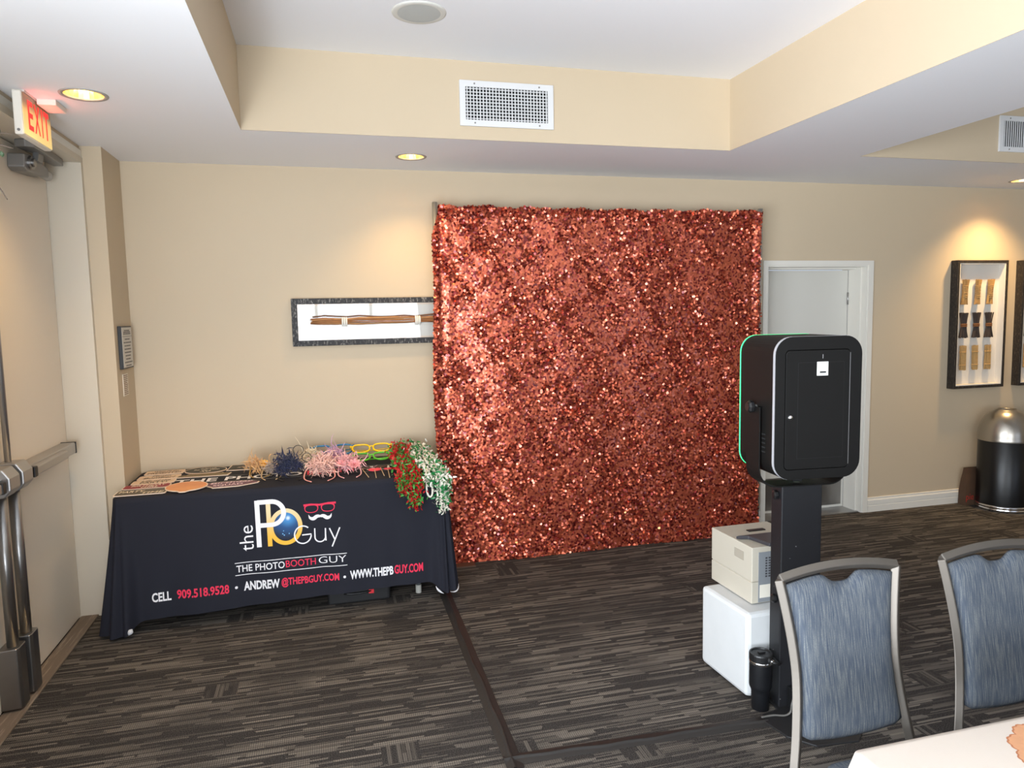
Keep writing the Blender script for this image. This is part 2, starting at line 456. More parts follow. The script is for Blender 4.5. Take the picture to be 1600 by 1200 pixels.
def exit_gear(y_latch, y_hinge, sgn):
    """panic bar with vertical rods on one leaf: latch side at y_latch"""
    ya, yb_ = sorted((y_latch, y_hinge))
    bm = B(); box(bm, XS, -1.352, ya, yb_, .985, 1.045)
    bar = finish(bm, 'panic_bar', M_alu, d1, world=True, bevel=.006)
    y0 = y_latch + sgn * .17; y1 = y_latch + sgn * .60
    bm = B(); box(bm, -1.356, -1.322, min(y0, y1), max(y0, y1), .992, 1.038)
    po = finish(bm, 'push_pad', M_alu, bar, bevel=.008)
    po.location = (-XL, -D1[0], 0)
    ye = y0 - sgn * .035
    bm = B(); box(bm, -1.358, -1.320, min(y0, ye), max(y0, ye), .990, 1.040)
    po = finish(bm, 'pad_end_cap', M_blackp, bar, bevel=.004); po.location = (-XL, -D1[0], 0)
    yh = y_hinge; ye = y_hinge + sgn * .012
    bm = B(); box(bm, XS + .001, -1.350, min(yh, ye), max(yh, ye), .984, 1.047)
    po = finish(bm, 'bar_end_cap', M_blackp, bar, bevel=.002); po.location = (-XL, -D1[0], 0)
    yc = y_latch + sgn * .05
    bm = B(); prism(bm, [(-1.427, .960), (-1.345, .960), (-1.318, .990), (-1.318, 1.045), (-1.345, 1.085), (-1.427, 1.085)], 'y', yc - .055, yc + .055)
    finish(bm, 'latch_case', M_alu, d1, world=True, bevel=.006)
    bm = B(); tube(bm, [(-1.382, yc, .27), (-1.382, yc, .965)], .024, 14); finish(bm, 'vertical_rod', M_steel, d1, world=True, smooth=True)
    bm = B(); tube(bm, [(-1.395, yc, 1.08), (-1.395, yc, 2.35)], .014, 12); finish(bm, 'vertical_rod', M_alu, d1, world=True, smooth=True)
    bm = B(); prism(bm, [(XS, yc - .058), (-1.352, yc - .048), (-1.345, yc - .03), (-1.345, yc + .03), (-1.352, yc + .048), (XS, yc + .058)], 'z', .018, .29)
    finish(bm, 'bottom_latch_box', M_steel, d1, world=True, bevel=.004)
exit_gear(3.614, 4.425, 1)
exit_gear(3.568, 2.757, -1)
# closer at the head of the far leaf
bm = B(); prism(bm, [(4.06, 2.440), (4.25, 2.452), (4.345, 2.462), (4.345, 2.508), (4.25, 2.522), (4.10, 2.530), (4.03, 2.520), (4.02, 2.455)], 'x', XS, -1.352)
cl = finish(bm, 'door_closer', M_grey, d1, world=True, bevel=.006)
bm = B(); lathe(bm, [(.022, 4.335), (.027, 4.345), (.027, 4.425), (.022, 4.43)], (-1.385, 0, 2.485), 16, 'y')
q = finish(bm, 'closer_end', M_alu, cl, smooth=True); q.location = (-XL, -D1[0], 0)
bm = B(); lathe(bm, [(.033, -1.352), (.033, -1.338), (.02, -1.338), (.02, -1.328)], (0, 4.09, 2.487), 18, 'x')
q = finish(bm, 'closer_pivot', M_steel, cl); q.location = (-XL, -D1[0], 0)
bm = B(); prism(bm, [(4.10, 2.50), (4.17, 2.50), (4.21, 2.575), (4.14, 2.575)], 'x', -1.345, -1.32)
q = finish(bm, 'closer_arm', M_grey, cl); q.location = (-XL, -D1[0], 0)
bm = B(); prism(bm, [(-1.385, 4.01), (-1.335, 3.99), (-1.30, 4.01), (-1.30, 4.16), (-1.315, 4.46), (-1.365, 4.47), (-1.375, 4.40), (-1.345, 4.18), (-1.38, 4.08)], 'z', 2.545, 2.582)
q = finish(bm, 'closer_shoe', M_grey, cl, bevel=.004); q.location = (-XL, -D1[0], 0)
# thin casing on the wall face
bm = B(); box(bm, XL, XL + .014, D1[1] + .03, D1[1] + .032 + .001, 0, 2.62)
box(bm, XL, XL + .010, D1[0] - .03, D1[1] + .031, 2.615, 2.655); box(bm, XL, XL + .010, D1[1] + .03, D1[1] + .0318, 0, 2.655)
finish(bm, 'door_casing', M_trim, d1, world=True)

# ------------------------------------------------------------------ back door
d2 = structure('door_2', (BX0, YB, 0))
bm = B()
cw = .036
for x0, x1, z0, z1 in ((BX0 - cw, BX0, 0, BZ + cw), (BX1, BX1 + .045, 0, BZ + cw), (BX0, BX1, BZ, BZ + cw)):
    box(bm, x0, x1, YB - .014, YB, z0, z1)
box(bm, BX0 - .001, BX0 + .012, YB - .006, YB + .22, 0, BZ); box(bm, BX1 - .012, BX1 + .001, YB - .006, YB + .22, 0, BZ); box(bm, BX0 + .012, BX1 - .012, YB - .006, YB + .22, BZ - .012, BZ + .001)
finish(bm, 'door_casing', M_trim, d2, world=True)
bm = B(); box(bm, BX0 + .012, BX0 + .026, YB + .10, YB + .19, 0, BZ - .012); box(bm, BX1 - .026, BX1 - .012, YB + .05, YB + .19, 0, BZ - .012); box(bm, BX0 + .026, BX1 - .026, YB + .10, YB + .19, BZ - .026, BZ - .012)
finish(bm, 'door_stop', M_trim, d2, world=True)
bm = B(); box(bm, BX0 + .028, BX1 - .028, YB + .195, YB + .235, .008, BZ - .028); finish(bm, 'door_leaf', M_bdoor, d2, world=True)
bm = B(); box(bm, BX0 + .07, BX1 - .05, YB + .192, YB + .195, .03, .30); finish(bm, 'kick_plate', M_steel, d2, world=True)
for z in (.35, 1.05, 1.78):
    bm = B(); tube(bm, [(BX1 - .03, YB + .188, z - .05), (BX1 - .03, YB + .188, z + .05)], .007, 10); finish(bm, 'hinge', M_alu, d2, world=True, smooth=True)
bm = B(); lathe(bm, [(.012, .195), (.012, .16), (.027, .15), (.030, .13), (.022, .118), (.0, .116)], (BX0 + .10, YB, .98), 18, 'y', cap=False); finish(bm, 'door_knob', M_alu, d2, world=True, smooth=True)
bm = B(); box(bm, BX0 + .012, BX1 - .012, YB + .02, YB + .2, 0, .006); finish(bm, 'threshold', M_alu, d2, world=True)

# ------------------------------------------------------------------ ceiling fittings
M_refl = mat('gold_reflector', rgb(248, 228, 178), .34, 1.)
M_ring = mat('grey_trim_ring', rgb(165, 160, 152), .5)
M_lamp = mat('warm_lamp', rgb(255, 230, 180), .5, emit=(1, .66, .28, 1), estr=30.)
def downlight(x, y, label, power):
    t = thing('recessed_downlight', label, 'ceiling light', (x, y, ZS), group='recessed downlights in the soffit')
    bm = B(); lathe(bm, [(LR - .004, .004), (LR - .004, -.003), (.094, -.004), (.096, 0), (.094, .001)], (0, 0, 0), 36, cap=False)
    finish(bm, 'trim_ring', M_ring, t, smooth=True)
    bm = B(); lathe(bm, [(LR - .002, 0), (.072, .05), (.058, .10)], (0, 0, 0), 24, cap=False); finish(bm, 'reflector', M_refl, t)
    bm = B(); lathe(bm, [(.058, .1), (.0, .1)], n=24, cap=False); finish(bm, 'reflector_cap', M_refl, t)
    bm = B(); lathe(bm, [(.0, .030), (.024, .035), (.038, .055), (.030, .085), (.02, .1)], n=20, cap=False); finish(bm, 'bulb', M_lamp, t, smooth=True)
    spot('downlight_beam', (x, y, ZS + .035), power, WARM, 112, .9, .045)
    return t
downlight(*LIGHTS[0], 'recessed gold-lined downlight in the ceiling beside the exit sign', 60)
downlight(*LIGHTS[1], 'recessed gold-lined downlight below the tray, up left of the sequin backdrop', 58)
downlight(*LIGHTS[2], 'recessed downlight at the right edge, above the framed grass bundles', 160)

sp = thing('ceiling_speaker', 'round flush ceiling speaker with grey mesh in the raised tray', 'speaker', (.496, 3.478, ZT))
bm = B(); lathe(bm, [(.100, -.006), (.118, -.007), (.126, -.003), (.127, 0)], n=40, cap=False); finish(bm, 'speaker_rim', mat('speaker_rim', rgb(214, 212, 204), .5), sp, smooth=True)
bm = B(); lathe(bm, [(.0, -.0075), (.06, -.007), (.101, -.005)], n=40, cap=False); finish(bm, 'speaker_grille', mat('speaker_mesh', rgb(192, 194, 190), .7, bump=.6, bscale=900), sp, smooth=True)

M_vent = mat('white_vent_enamel', rgb(216, 216, 216), .4)
M_duct_shade = mat('duct_shade_black', rgb(14, 14, 15), .8)
def vent(label, x0, x1, z0, z1, horiz):
    y = TY1
    t = thing('air_vent', label, 'air vent', ((x0 + x1) / 2, y, z0))
    W = (x1 - x0) / 2; H = z1 - z0; bx, bz = .034, .034
    bm = B()
    out = rrect(-W, W, 0, H, .002, 1); inn = rrect(-W + bx, W - bx, bz, H - bz, .002, 1)
    ring_prism(bm, out, inn, 'y', -.012, 0); finish(bm, 'vent_frame', M_vent, t, bevel=.002)
    bm = B(); box(bm, -W + bx - .003, W - bx + .003, -.0015, -.0005, bz - .003, H - bz + .003); finish(bm, 'duct_shade', M_duct_shade, t)  # flat dark sheet behind the blades, painted as the shade inside the vent
    n = 26
    me = None
    for k in range(n):
        x = -W + bx + (k + .5) * (2 * W - 2 * bx) / n
        if me is None:
            bm = B(); box(bm, -.0028, .0028, -.011, -.007, bz, H - bz); o = finish(bm, 'vertical_blade', M_vent, t); me = o.data; o.location.x = x
        else:
            o = bpy.data.objects.new('vertical_blade', me); COL.objects.link(o); o.parent = t; o.location.x = x
    if horiz:
        me = None
        for k in range(10):
            z = bz + (k + .5) * (H - 2 * bz) / 10
            if me is None:
                bm = B(); box(bm, -W + bx, W - bx, -.0068, -.003, -.0022, .0022); o = finish(bm, 'horizontal_blade', M_vent, t); me = o.data
            else:
                o = bpy.data.objects.new('horizontal_blade', me); COL.objects.link(o); o.parent = t
            o.location.z = z
    for x in (-W + .085, W - .085):
        for z in (.017, H - .017):
            bm = B(); lathe(bm, [(.005, -.0135), (.005, -.012)], (x, 0, z), 10, 'y'); finish(bm, 'screw', M_grey, t)
vent('white air grille with crossed blades on the tan tray side, centre', .788, 1.334, 2.753, 2.999, True)
vent('white air grille with upright blades at the right edge, in the second tray', 4.544, 5.09, 2.751, 2.992, False)

# exit sign
ex = thing('exit_sign', 'lit exit sign with red letters on a yellow face, hung by the left door', 'exit sign', (-1.20, 3.67, ZS))
bm = B(); box(bm, -1.207, -1.172, 3.508, 3.838, 2.492, 2.672); finish(bm, 'sign_housing', M_sign, ex, world=True, bevel=.006)
bm = B(); box(bm, -1.212, -1.168, 3.535, 3.70, 2.672, ZS); finish(bm, 'ceiling_canopy', M_sign, ex, world=True)
bm = B(); box(bm, -1.165, -1.09, 3.66, 3.80, 2.655, ZS); finish(bm, 'ceiling_bracket', M_sign, ex, world=True, bevel=.003)
M_face, h = newmat('lit_sign_face', .4)
t_ = h.add('ShaderNodeTexCoord'); s_ = h.add('ShaderNodeSeparateXYZ'); h.l.new(t_.outputs['Object'], s_.inputs[0])
g_ = h.step(s_.outputs[2], -.045, -.075)
h.b.inputs['Base Color'].default_value = rgb(150, 132, 108)
h.l.new(h.mix(h.step(s_.outputs[2], -.05, -.19), (1, .58, .16, 1), (1, .72, .22, 1)), h.b.inputs['Emission Color'])
fall = h.add('ShaderNodeMapRange', interpolation_type='SMOOTHSTEP'); h.l.new(s_.outputs[2], fall.inputs['Value'])
fall.inputs['From Min'].default_value = -.095; fall.inputs['From Max'].default_value = -.04; fall.inputs['To Min'].default_value = .72; fall.inputs['To Max'].default_value = .04
h.l.new(fall.outputs['Result'], h.b.inputs['Emission Strength'])
bm = B(); box(bm, -1.172, -1.170, 3.514, 3.832, 2.498, 2.666); finish(bm, 'sign_face', M_face, ex, world=True)
M_exit = mat('red_lit_letters', rgb(220, 20, 20), .5, emit=(1, .035, .03, 1), estr=.85)
for ch, y0, y1 in (('E', 3.562, 3.618), ('X', 3.632, 3.696), ('I', 3.716, 3.728), ('T', 3.744, 3.806)):
    bm = B(); text_into(bm, ch, lambda a, b_: (-1.1688, a, b_), y0, y1, 2.525, 2.648, .02); finish(bm, 'letter', M_exit, ex, world=True)
bm = B(); lathe(bm, [(.006, 3.506), (.006, 3.508)], (-1.190, 0, 2.51), 12, 'y'); finish(bm, 'screw', M_grey, ex, world=True)
area('exit_sign_glow', (-1.160, 3.67, 2.60), (1, 0, 1.3), .24, .03, .16, (1, .16, .12), 150)

# ------------------------------------------------------------------ placards on the pilaster side
M_pl = mat('placard_plate', rgb(206, 200, 190), .45); M_ink = mat('grey_ink', rgb(92, 88, 84), .6)
pl = thing('wall_placard', 'tall framed placard of small text lines on the left pilaster', 'placard', (XP, 4.755, 1.43))
bm = B(); box(bm, 0, .020, -.118, .118, -.004, .248); finish(bm, 'placard_frame', M_blackp, pl, bevel=.002)
bm = B(); box(bm, .020, .0215, -.108, .108, .004, .240); finish(bm, 'placard_plate', M_pl, pl)
bm = B(); box(bm, .0215, .022, -.108, .108, .186, .188)
rnd = random.Random(4)
for k, z in enumerate([.222, .212, .202] + [.170 - .0195 * i for i in range(9)]):
    hw = .05 + .035 * rnd.random(); y = -hw
    while y < hw:
        L = .008 + .016 * rnd.random(); box(bm, .0215, .022, y, min(y + L, hw), z - .0035, z + .0035); y += L + .005
o = finish(bm, 'printed_lines', M_ink, pl, kind='stuff')
nt = thing('small_notice', 'small white notice strip below the framed placard', 'notice', (XP, 4.73, 1.265))
bm = B(); box(bm, 0, .004, -.055, .055, 0, .130); finish(bm, 'notice_plate', mat('notice_white', rgb(222, 210, 190), .5), nt)
bm = B()
for k in range(11):
    box(bm, .004, .0046, -.045, .045 - .02 * rnd.random(), .008 + k * .011, .012 + k * .011)
finish(bm, 'printed_lines', mat('brown_ink', rgb(120, 84, 60), .6), nt, kind='stuff')

# ------------------------------------------------------------------ framed art on the back wall
def frame_parts(t, W, H, D, bw, M, inset):
    for nm, pts in (('frame_rail', [(0, H), (W, H), (W - bw, H - bw), (bw, H - bw)]), ('frame_rail', [(0, 0), (W, 0), (W - bw, bw), (bw, bw)]),
                    ('frame_stile', [(0, 0), (0, H), (bw, H - bw), (bw, bw)]), ('frame_stile', [(W, 0), (W, H), (W - bw, H - bw), (W - bw, bw)])):
        bm = B(); prism(bm, pts, 'y', -D, 0); finish(bm, nm, M, t, bevel=.002)
    bm = B(); box(bm, bw - .004, W - bw + .004, -inset - .004, -inset, bw - .004, H - bw + .004); finish(bm, 'mount_board', M_mat, t)
a1 = thing('framed_twig_art', 'long dark frame with a bound twig bundle, partly behind the backdrop', 'framed art', (-.193, YB, 1.52))
W1, H1 = 1.16, .312
frame_parts(a1, W1, H1, .032, .037, M_fr1, .006)
bm = B(); ring_prism(bm, rrect(.037, W1 - .037, .037, H1 - .037, .001, 1), rrect(.049, W1 - .049, .049, H1 - .049, .001, 1), 'y', -.016, -.006); finish(bm, 'inner_slip', mat('pale_wood_slip', rgb(226, 206, 186), .6), a1)
M_twig = mat('brown_twig', rgb(150, 98, 56), .65, var=.35, vscale=30, bump=.3, bscale=120)
M_twig3 = mat('tan_twig', rgb(186, 138, 88), .65, var=.3, vscale=30)
M_twig2 = mat('dark_twig', rgb(104, 66, 40), .7, var=.3, vscale=30)
rnd = random.Random(11)
for k in range(22):
    a = rnd.random() * 2 * pi; q = rnd.random() ** .4
    oz, oy = q * sin(a), q * cos(a) * .5
    x0 = .112 + rnd.random() * .02; x1 = W1 - .112 - rnd.random() * .02
    pts = []
    for j in range(13):
        s = j / 12; x = x0 + (x1 - x0) * s
        sp_ = .036 - .015 * math.exp(-((x - .325) / .06) ** 2) - .015 * math.exp(-((x - (W1 - .325)) / .06) ** 2) - .004
        bow = .010 * sin(pi * s)
        pts.append((x, -.028 + oy * sp_, .155 + oz * sp_ * (1 + .25 * sin(3 * pi * s)) + bow * oz + .004 * sin(7 * s + k)))
    bm = B(); tube(bm, pts, .0034 + .0018 * rnd.random(), 5); finish(bm, 'twig', (M_twig, M_twig2, M_twig3)[k % 3], a1, smooth=True)
M_cord = mat('white_cord', rgb(238, 234, 224), .8)
for x in (.322, W1 - .352):
    for j in range(3):
        bm = B(); tube(bm, [(x + .013 * j, -.029 + .022 * cos(b_), .156 + .027 * sin(b_)) for b_ in [2 * pi * i / 16 for i in range(16)]], .0062, 6, closed=True); finish(bm, 'cord_binding', M_cord, a1, smooth=True)
bm = B(); box(bm, .037, W1 - .037, -.0295, -.0285, .037, H1 - .037)
# glazing sits in front of the bundle
bmesh.ops.translate(bm, vec=(0, -.0245, 0), verts=bm.verts)
o = finish(bm, 'glazing', M_glass, a1)
o.location.y = .022

M_grass = mat('dry_grass', rgb(160, 124, 72), .75, var=.3, vscale=60, bump=.4, bscale=150)
M_grass2 = mat('pale_reed', rgb(176, 140, 86), .75, var=.2, vscale=60, bump=.4, bscale=150)
M_bark = mat('dark_bark', rgb(58, 46, 40), .8, var=.3, vscale=60, bump=.4, bscale=150)
M_twine = mat('rust_twine', rgb(116, 74, 40), .8)
M_straw = mat('straw_twine', rgb(176, 142, 92), .8)
def bundle_art(x0, label, seed):
    t = thing('framed_bundle_art', label, 'framed art', (x0, YB, 1.003), group='shadow boxes of tied bundles')
    W, H, D = .530, 1.074, .070
    frame_parts(t, W, H, D, .024, M_fr2, .004)
    bm = B(); q = .055
    ring_prism(bm, rrect(.024, W - .024, .024, H - .024, .001, 1), rrect(.032, W - .032, .032, H - .032, .001, 1), 'y', -.066, -.008); finish(bm, 'box_liner', M_mat, t)
    rnd = random.Random(seed)
    for r, zc in enumerate((.812, .532, .257)):
        for c in range(3):
            xc = .125 + c * .132
            Mt = (M_grass, M_bark, M_grass2)[r]
            bu = B(); Lh = (.102, .104, .102)[r]; rad = (.027, .036, .026)[r]
            for k in range(44):
                a = rnd.random() * 2 * pi; e = rnd.random() ** .5
                flare = (.30, .42, .0)[r]
                sl = rnd.uniform(-.003, .003)
                pts = []
                for j in range(5):
                    s = j / 2 - 1
                    k_ = 1 - flare + flare * abs(s) ** 1.5
                    pts.append((xc + rad * 1.25 * e * cos(a) * k_ + sl * s + (.006 * s * (1 if r == 0 else 0)), -.030 + rad * .55 * e * sin(a) * k_, zc + (Lh + rnd.uniform(-.004, .004) * (j in (0, 4))) * s))
                tube(bu, pts, .0038, 4)
            ob = finish(bu, 'bundle', Mt, t)
            if r == 1:
                for j in range(3):
                    b2_ = B(); tube(b2_, [(xc + (.027 * cos(v)), -.030 + .015 * sin(v), zc - .008 + j * .009) for v in [2 * pi * i / 14 for i in range(14)]], .005, 5, closed=True); finish(b2_, 'twine', M_twine, ob)
            elif r == 0:
                b2_ = B(); zz = [(xc + .027 * cos(v), -.030 + .017 * sin(v), zc - .055 + .11 * v / (16 * pi)) for v in [i * .5 for i in range(int(16 * pi / .5))]]
                tube(b2_, zz, .0028, 4); finish(b2_, 'twine', M_straw, ob)
            else:
                for z_ in (-.06, .05):
                    b2_ = B(); tube(b2_, [(xc + .031 * cos(v), -.030 + .017 * sin(v), zc + z_) for v in [2 * pi * i / 14 for i in range(14)]], .003, 4, closed=True); finish(b2_, 'twine', M_straw, ob)
bundle_art(5.109, 'tall dark shadow box with nine tied bundles above the trash can', 3)
bundle_art(5.800, 'second dark shadow box, only its left edge in view at the right', 8)

# ------------------------------------------------------------------ props table
TXa, TXb, TYa, TYb, TZ = -1.133, .677, 4.215, 4.925, .750
ft = thing('folding_table', 'grey-legged folding table hidden under the black printed cloth', 'table', ((TXa + TXb) / 2, (TYa + TYb) / 2, 0))
M_ftop = mat('table_plastic', rgb(210, 208, 202), .5); M_fleg = mat('grey_table_leg', rgb(120, 124, 128), .4, .6)
bm = B(); prism(bm, rrect(TXa + .012, TXb - .012, TYa + .012, TYb - .012, .03, 4), 'z', TZ - .045, TZ - .005); finish(bm, 'tabletop', M_ftop, ft, world=True)
for x in (-.85, .505):
    for y in ((4.33 if x > 0 else 4.45), 4.80):
        bm = B(); tube(bm, [(x, y, .012), (x, y, TZ - .045)], .0135, 12); lg = finish(bm, 'leg', M_fleg, ft, world=True, smooth=True)
        bm = B(); tube(bm, [(x, y, 0), (x, y, .05)], .018, 12); fo = finish(bm, 'leg_foot', mat('foot_cap', rgb(170, 168, 160), .6), lg)
        fo.location = -Vector(ft.location)
    bm = B(); tube(bm, [(x, 4.45, .35), (x, 4.80, .35)], .010, 8); finish(bm, 'cross_bar', M_fleg, ft, world=True, smooth=True)

# cloth
M_cloth, h = newmat('black_printed_cloth', .78)
ge = h.add('ShaderNodeNewGeometry')
t_ = h.add('ShaderNodeTexCoord'); wv = h.add('ShaderNodeTexNoise'); wv.inputs['Scale'].default_value = 900; h.l.new(t_.outputs['Object'], wv.inputs['Vector'])
h.l.new(h.mix(ge.outputs['Backfacing'], rgb(33, 34, 43), rgb(206, 206, 208)), h.b.inputs['Base Color'])
h.b.inputs['Specular IOR Level'].default_value = .22
bp = h.add('ShaderNodeBump'); bp.inputs['Strength'].default_value = .12; bp.inputs['Distance'].default_value = .001
h.l.new(wv.outputs['Fac'], bp.inputs['Height']); h.l.new(bp.outputs['Normal'], h.b.inputs['Normal'])
CX0, CX1, CY0, CY1 = TXa - .004, TXb + .004, TYa - .004, TYb + .004
RC = .035
per = []          # (x, y, nx, ny, corner weight, side)
def pside(p, q, n, N, side):
    for k in range(N):
        t = (k + .5) / N; x = p[0] + (q[0] - p[0]) * t; y = p[1] + (q[1] - p[1]) * t
        d = min(math.hypot(x - p[0], y - p[1]), math.hypot(x - q[0], y - q[1]))
        per.append((x, y, n[0], n[1], math.exp(-(d / .05) ** 2), side))
def pcorner(cx, cy, a0, N, side):
    for k in range(N):
        a = radians(a0 + 90 * (k + .5) / N)
        per.append((cx + RC * cos(a), cy + RC * sin(a), cos(a), sin(a), 1., side))
pside((CX0 + RC, CY0), (CX1 - RC, CY0), (0, -1), 150, 'front'); pcorner(CX1 - RC, CY0 + RC, -90, 22, 'fr')
pside((CX1, CY0 + RC), (CX1, CY1 - RC), (1, 0), 40, 'right'); pcorner(CX1 - RC, CY1 - RC, 0, 8, 'br')
pside((CX1 - RC, CY1), (CX0 + RC, CY1), (0, 1), 60, 'back'); pcorner(CX0 + RC, CY1 - RC, 90, 8, 'bl')
pside((CX0, CY1 - RC), (CX0, CY0 + RC), (-1, 0), 40, 'left'); pcorner(CX0 + RC, CY0 + RC, 180, 22, 'fl')
cumulative = []; L_ = 0
for i, p in enumerate(per):
    q = per[i - 1]; L_ += math.hypot(p[0] - q[0], p[1] - q[1]) if i else 0; cumulative.append(L_)
def front_wave(x, t):
    """forward drift of the front skirt at depth t (0 top .. 1 hem)"""
    return t * .012 + t * (.006 * sin(7.5 * x + 1.2) + .005 * sin(17 * x + .4) + .0035 * sin(31 * x)) \
        + .010 * t * math.exp(-((x - .10) / .035) ** 2) * 0 + .006 * (.3 + t) * math.exp(-((x - .30) / .05) ** 2) - .004 * t * math.exp(-((x + .05) / .03) ** 2)
def skirt(i, t):
    x, y, nx, ny, cw, side = per[i]
    s = cumulative[i]
    hem = .090 + .016 * sin(2.1 * x + .6)
    if side in ('back', 'br', 'bl'): hem = .2; 
    if side in ('left', 'right', 'bl', 'br'): hem = .10
    hem = hem * (1 - cw) + (.018 if x < 0 else .045) * cw if side in ('front', 'left', 'right', 'fl', 'fr') else hem
    z = TZ + .003 - (TZ + .003 - hem) * t
    if side == 'front':
        out = front_wave(x, t)
    else: out = t * .012 + .006 * t * sin(26 * s)
    if side in ('back', 'br', 'bl'): out = 0 + .004 * t
    if side in ('fl', 'fr', 'front', 'left', 'right'):
        k = (i * 0)
        fold = 0.
        if side in ('fl', 'fr'):
            a = math.atan2(ny, nx)
            fold = .016 * sin(9.0 * a + (.7 if side == 'fl' else 1.9))
        else:
            fold = .012 * sin(60 * s) * cw
        amp = (.086 if side in ('fl', 'left') or x < -.2 else .028) * cw
        out += (t ** 1.15) * amp + t * fold * 1.2
    if side in ('left', 'bl') and y > 4.50: out = 0.
    if side in ('right',) and y > 4.45: out = min(out, .03)
    return (x + nx * out, y + ny * out, z)
bm = B()
NR = 22; NP = len(per)
rows = []
for r in range(NR + 1):
    t = r / NR
    rows.append([bm.verts.new(skirt(i, t)) for i in range(NP)])
for r in range(NR):
    for i in range(NP):
        j = (i + 1) % NP
        bm.faces.new((rows[r][i], rows[r + 1][i], rows[r + 1][j], rows[r][j]))
# top: inset ring to round the edge, then a filled centre
inner = [bm.verts.new((p[0] - p[2] * .012, p[1] - p[3] * .012, TZ + .006)) for p in per]
for i in range(NP):
    j = (i + 1) % NP; bm.faces.new((rows[0][i], rows[0][j], inner[j], inner[i]))
bm.faces.new(inner)
bmesh.ops.recalc_face_normals(bm, faces=bm.faces)
tcl = thing('printed_tablecloth', 'black tablecloth with white, gold and red business print on the props table', 'tablecloth', ((TXa + TXb) / 2, TYa, TZ))
finish(bm, 'cloth', M_cloth, tcl, smooth=True, world=True)
ZTOP = TZ + .006
# prints on the front panel
def on_front(x, z, lift=.0012):
    t = (TZ + .003 - z) / (TZ + .003 - (.090 + .016 * sin(2.1 * x + .6)))
    return (x, CY0 - front_wave(x, t) - lift, z)
M_pw = mat('print_white', rgb(236, 234, 236), .75); M_pr = mat('print_red', rgb(226, 44, 78), .75)
def ptext(s, x0, x1, z0, z1, M, bold=.0, shear=0., nm='lettering'):
    bm = B(); text_into(bm, s, on_front, x0, x1, z0, z1, bold, shear); return finish(bm, nm, M, tcl, world=True)
def pstroke(pts, wd, M, nm, closed=False, lift=.0012):
    pts = [Vector((p[0], p[1])) for p in pts]; N = len(pts); A = []; Bq = []
    for i in range(N):
        d = (pts[(i + 1) % N] - pts[i - 1]) if closed else (pts[min(i + 1, N - 1)] - pts[max(i - 1, 0)])
        n = Vector((-d.y, d.x)).normalized()
        wi = wd[i] if isinstance(wd, (list, tuple)) else wd
        A.append(on_front(*(pts[i] + n * wi / 2), lift)); Bq.append(on_front(*(pts[i] - n * wi / 2), lift))
    if closed: A.append(A[0]); Bq.append(Bq[0])
    bm = B(); strip(bm, A, Bq); return finish(bm, nm, M, tcl, world=True)
def arc(cx, cz, rx, rz, a0, a1, n=40):
    return [(cx + rx * cos(radians(a0 + (a1 - a0) * k / n)), cz + rz * sin(radians(a0 + (a1 - a0) * k / n))) for k in range(n + 1)]
# bottom line
ptext('CELL', -.968, -.872, .168, .220, M_pw, .03)
ptext('909.518.9528', -.842, -.571, .171, .223, M_pr, .028)
ptext('ANDREW', -.494, -.299, .174, .226, M_pw, .035)
ptext('@THEPBGUY.COM', -.290, .031, .170, .227, M_pr, .026)
ptext('WWW.THEPB', .093, .345, .177, .230, M_pw, .035)
ptext('GUY.COM', .351, .522, .178, .232, M_pr, .028)
for x in (-.533, .062):
    pstroke(arc(x, .199, .004, .004, 0, 360, 12), .008, M_pw, 'bullet')
# name line with rules
ptext('THE PHOTO', -.528, -.268, .284, .324, M_pw, .012)
ptext('BOOTH', -.262, -.096, .286, .326, M_pr, .006)
ptext('GUY', -.080, .076, .288, .328, M_pw, -.006)
for z in (.338, .268):
    pstroke([(-.535 + .615 * k / 40, z) for k in range(41)], .004, M_pw, 'rule')
# logo
M_gold, h = newmat('print_gold', .75)
t_ = h.add('ShaderNodeTexCoord'); s_ = h.add('ShaderNodeSeparateXYZ'); h.l.new(t_.outputs['Object'], s_.inputs[0])
h.l.new(h.mix(h.step(s_.outputs[2], .45 - TZ, .64 - TZ), rgb(240, 186, 62), rgb(234, 214, 168)), h.b.inputs['Base Color'])
M_lens, h = newmat('print_lens', .75)
t_ = h.add('ShaderNodeTexCoord'); mp = h.add('ShaderNodeMapping'); h.l.new(t_.outputs['Object'], mp.inputs['Vector'])
ox, oz = -.238 - tcl.location.x, .572 - TZ
mp.inputs['Location'].default_value = (-ox, 0, -oz); mp.inputs['Scale'].default_value = (1, 0, 1)
ln = h.add('ShaderNodeVectorMath', operation='LENGTH'); h.l.new(mp.outputs['Vector'], ln.inputs[0])
c1 = h.mix(h.step(ln.outputs['Value'], .0, .018), rgb(225, 240, 250), rgb(70, 140, 200))
c2 = h.mix(h.step(ln.outputs['Value'], .012, .062), c1, rgb(34, 78, 128))
c3 = h.mix(h.step(ln.outputs['Value'], .045, .135), c2, rgb(20, 22, 36))
h.l.new(c3, h.b.inputs['Base Color'])
RCX, RCZ = -.2515, .523
bm = B(); vs = [bm.verts.new(on_front(RCX, RCZ, .0006))]
rim = [bm.verts.new(on_front(RCX + .078 * cos(2 * pi * k / 40), RCZ + .084 * sin(2 * pi * k / 40), .0006)) for k in range(40)]
for k in range(40): bm.faces.new((vs[0], rim[k], rim[(k + 1) % 40]))
finish(bm, 'lens_disc', M_lens, tcl, world=True)
pstroke(arc(RCX, RCZ, .0795, .094, 0, 360, 56)[:-1], .0235, M_gold, 'letter_ring', True, .0010)
pstroke([(-.3425 + .002 * k / 8, .684 - .266 * k / 8) for k in range(9)], .0245, M_gold, 'letter_stem', lift=.0010)
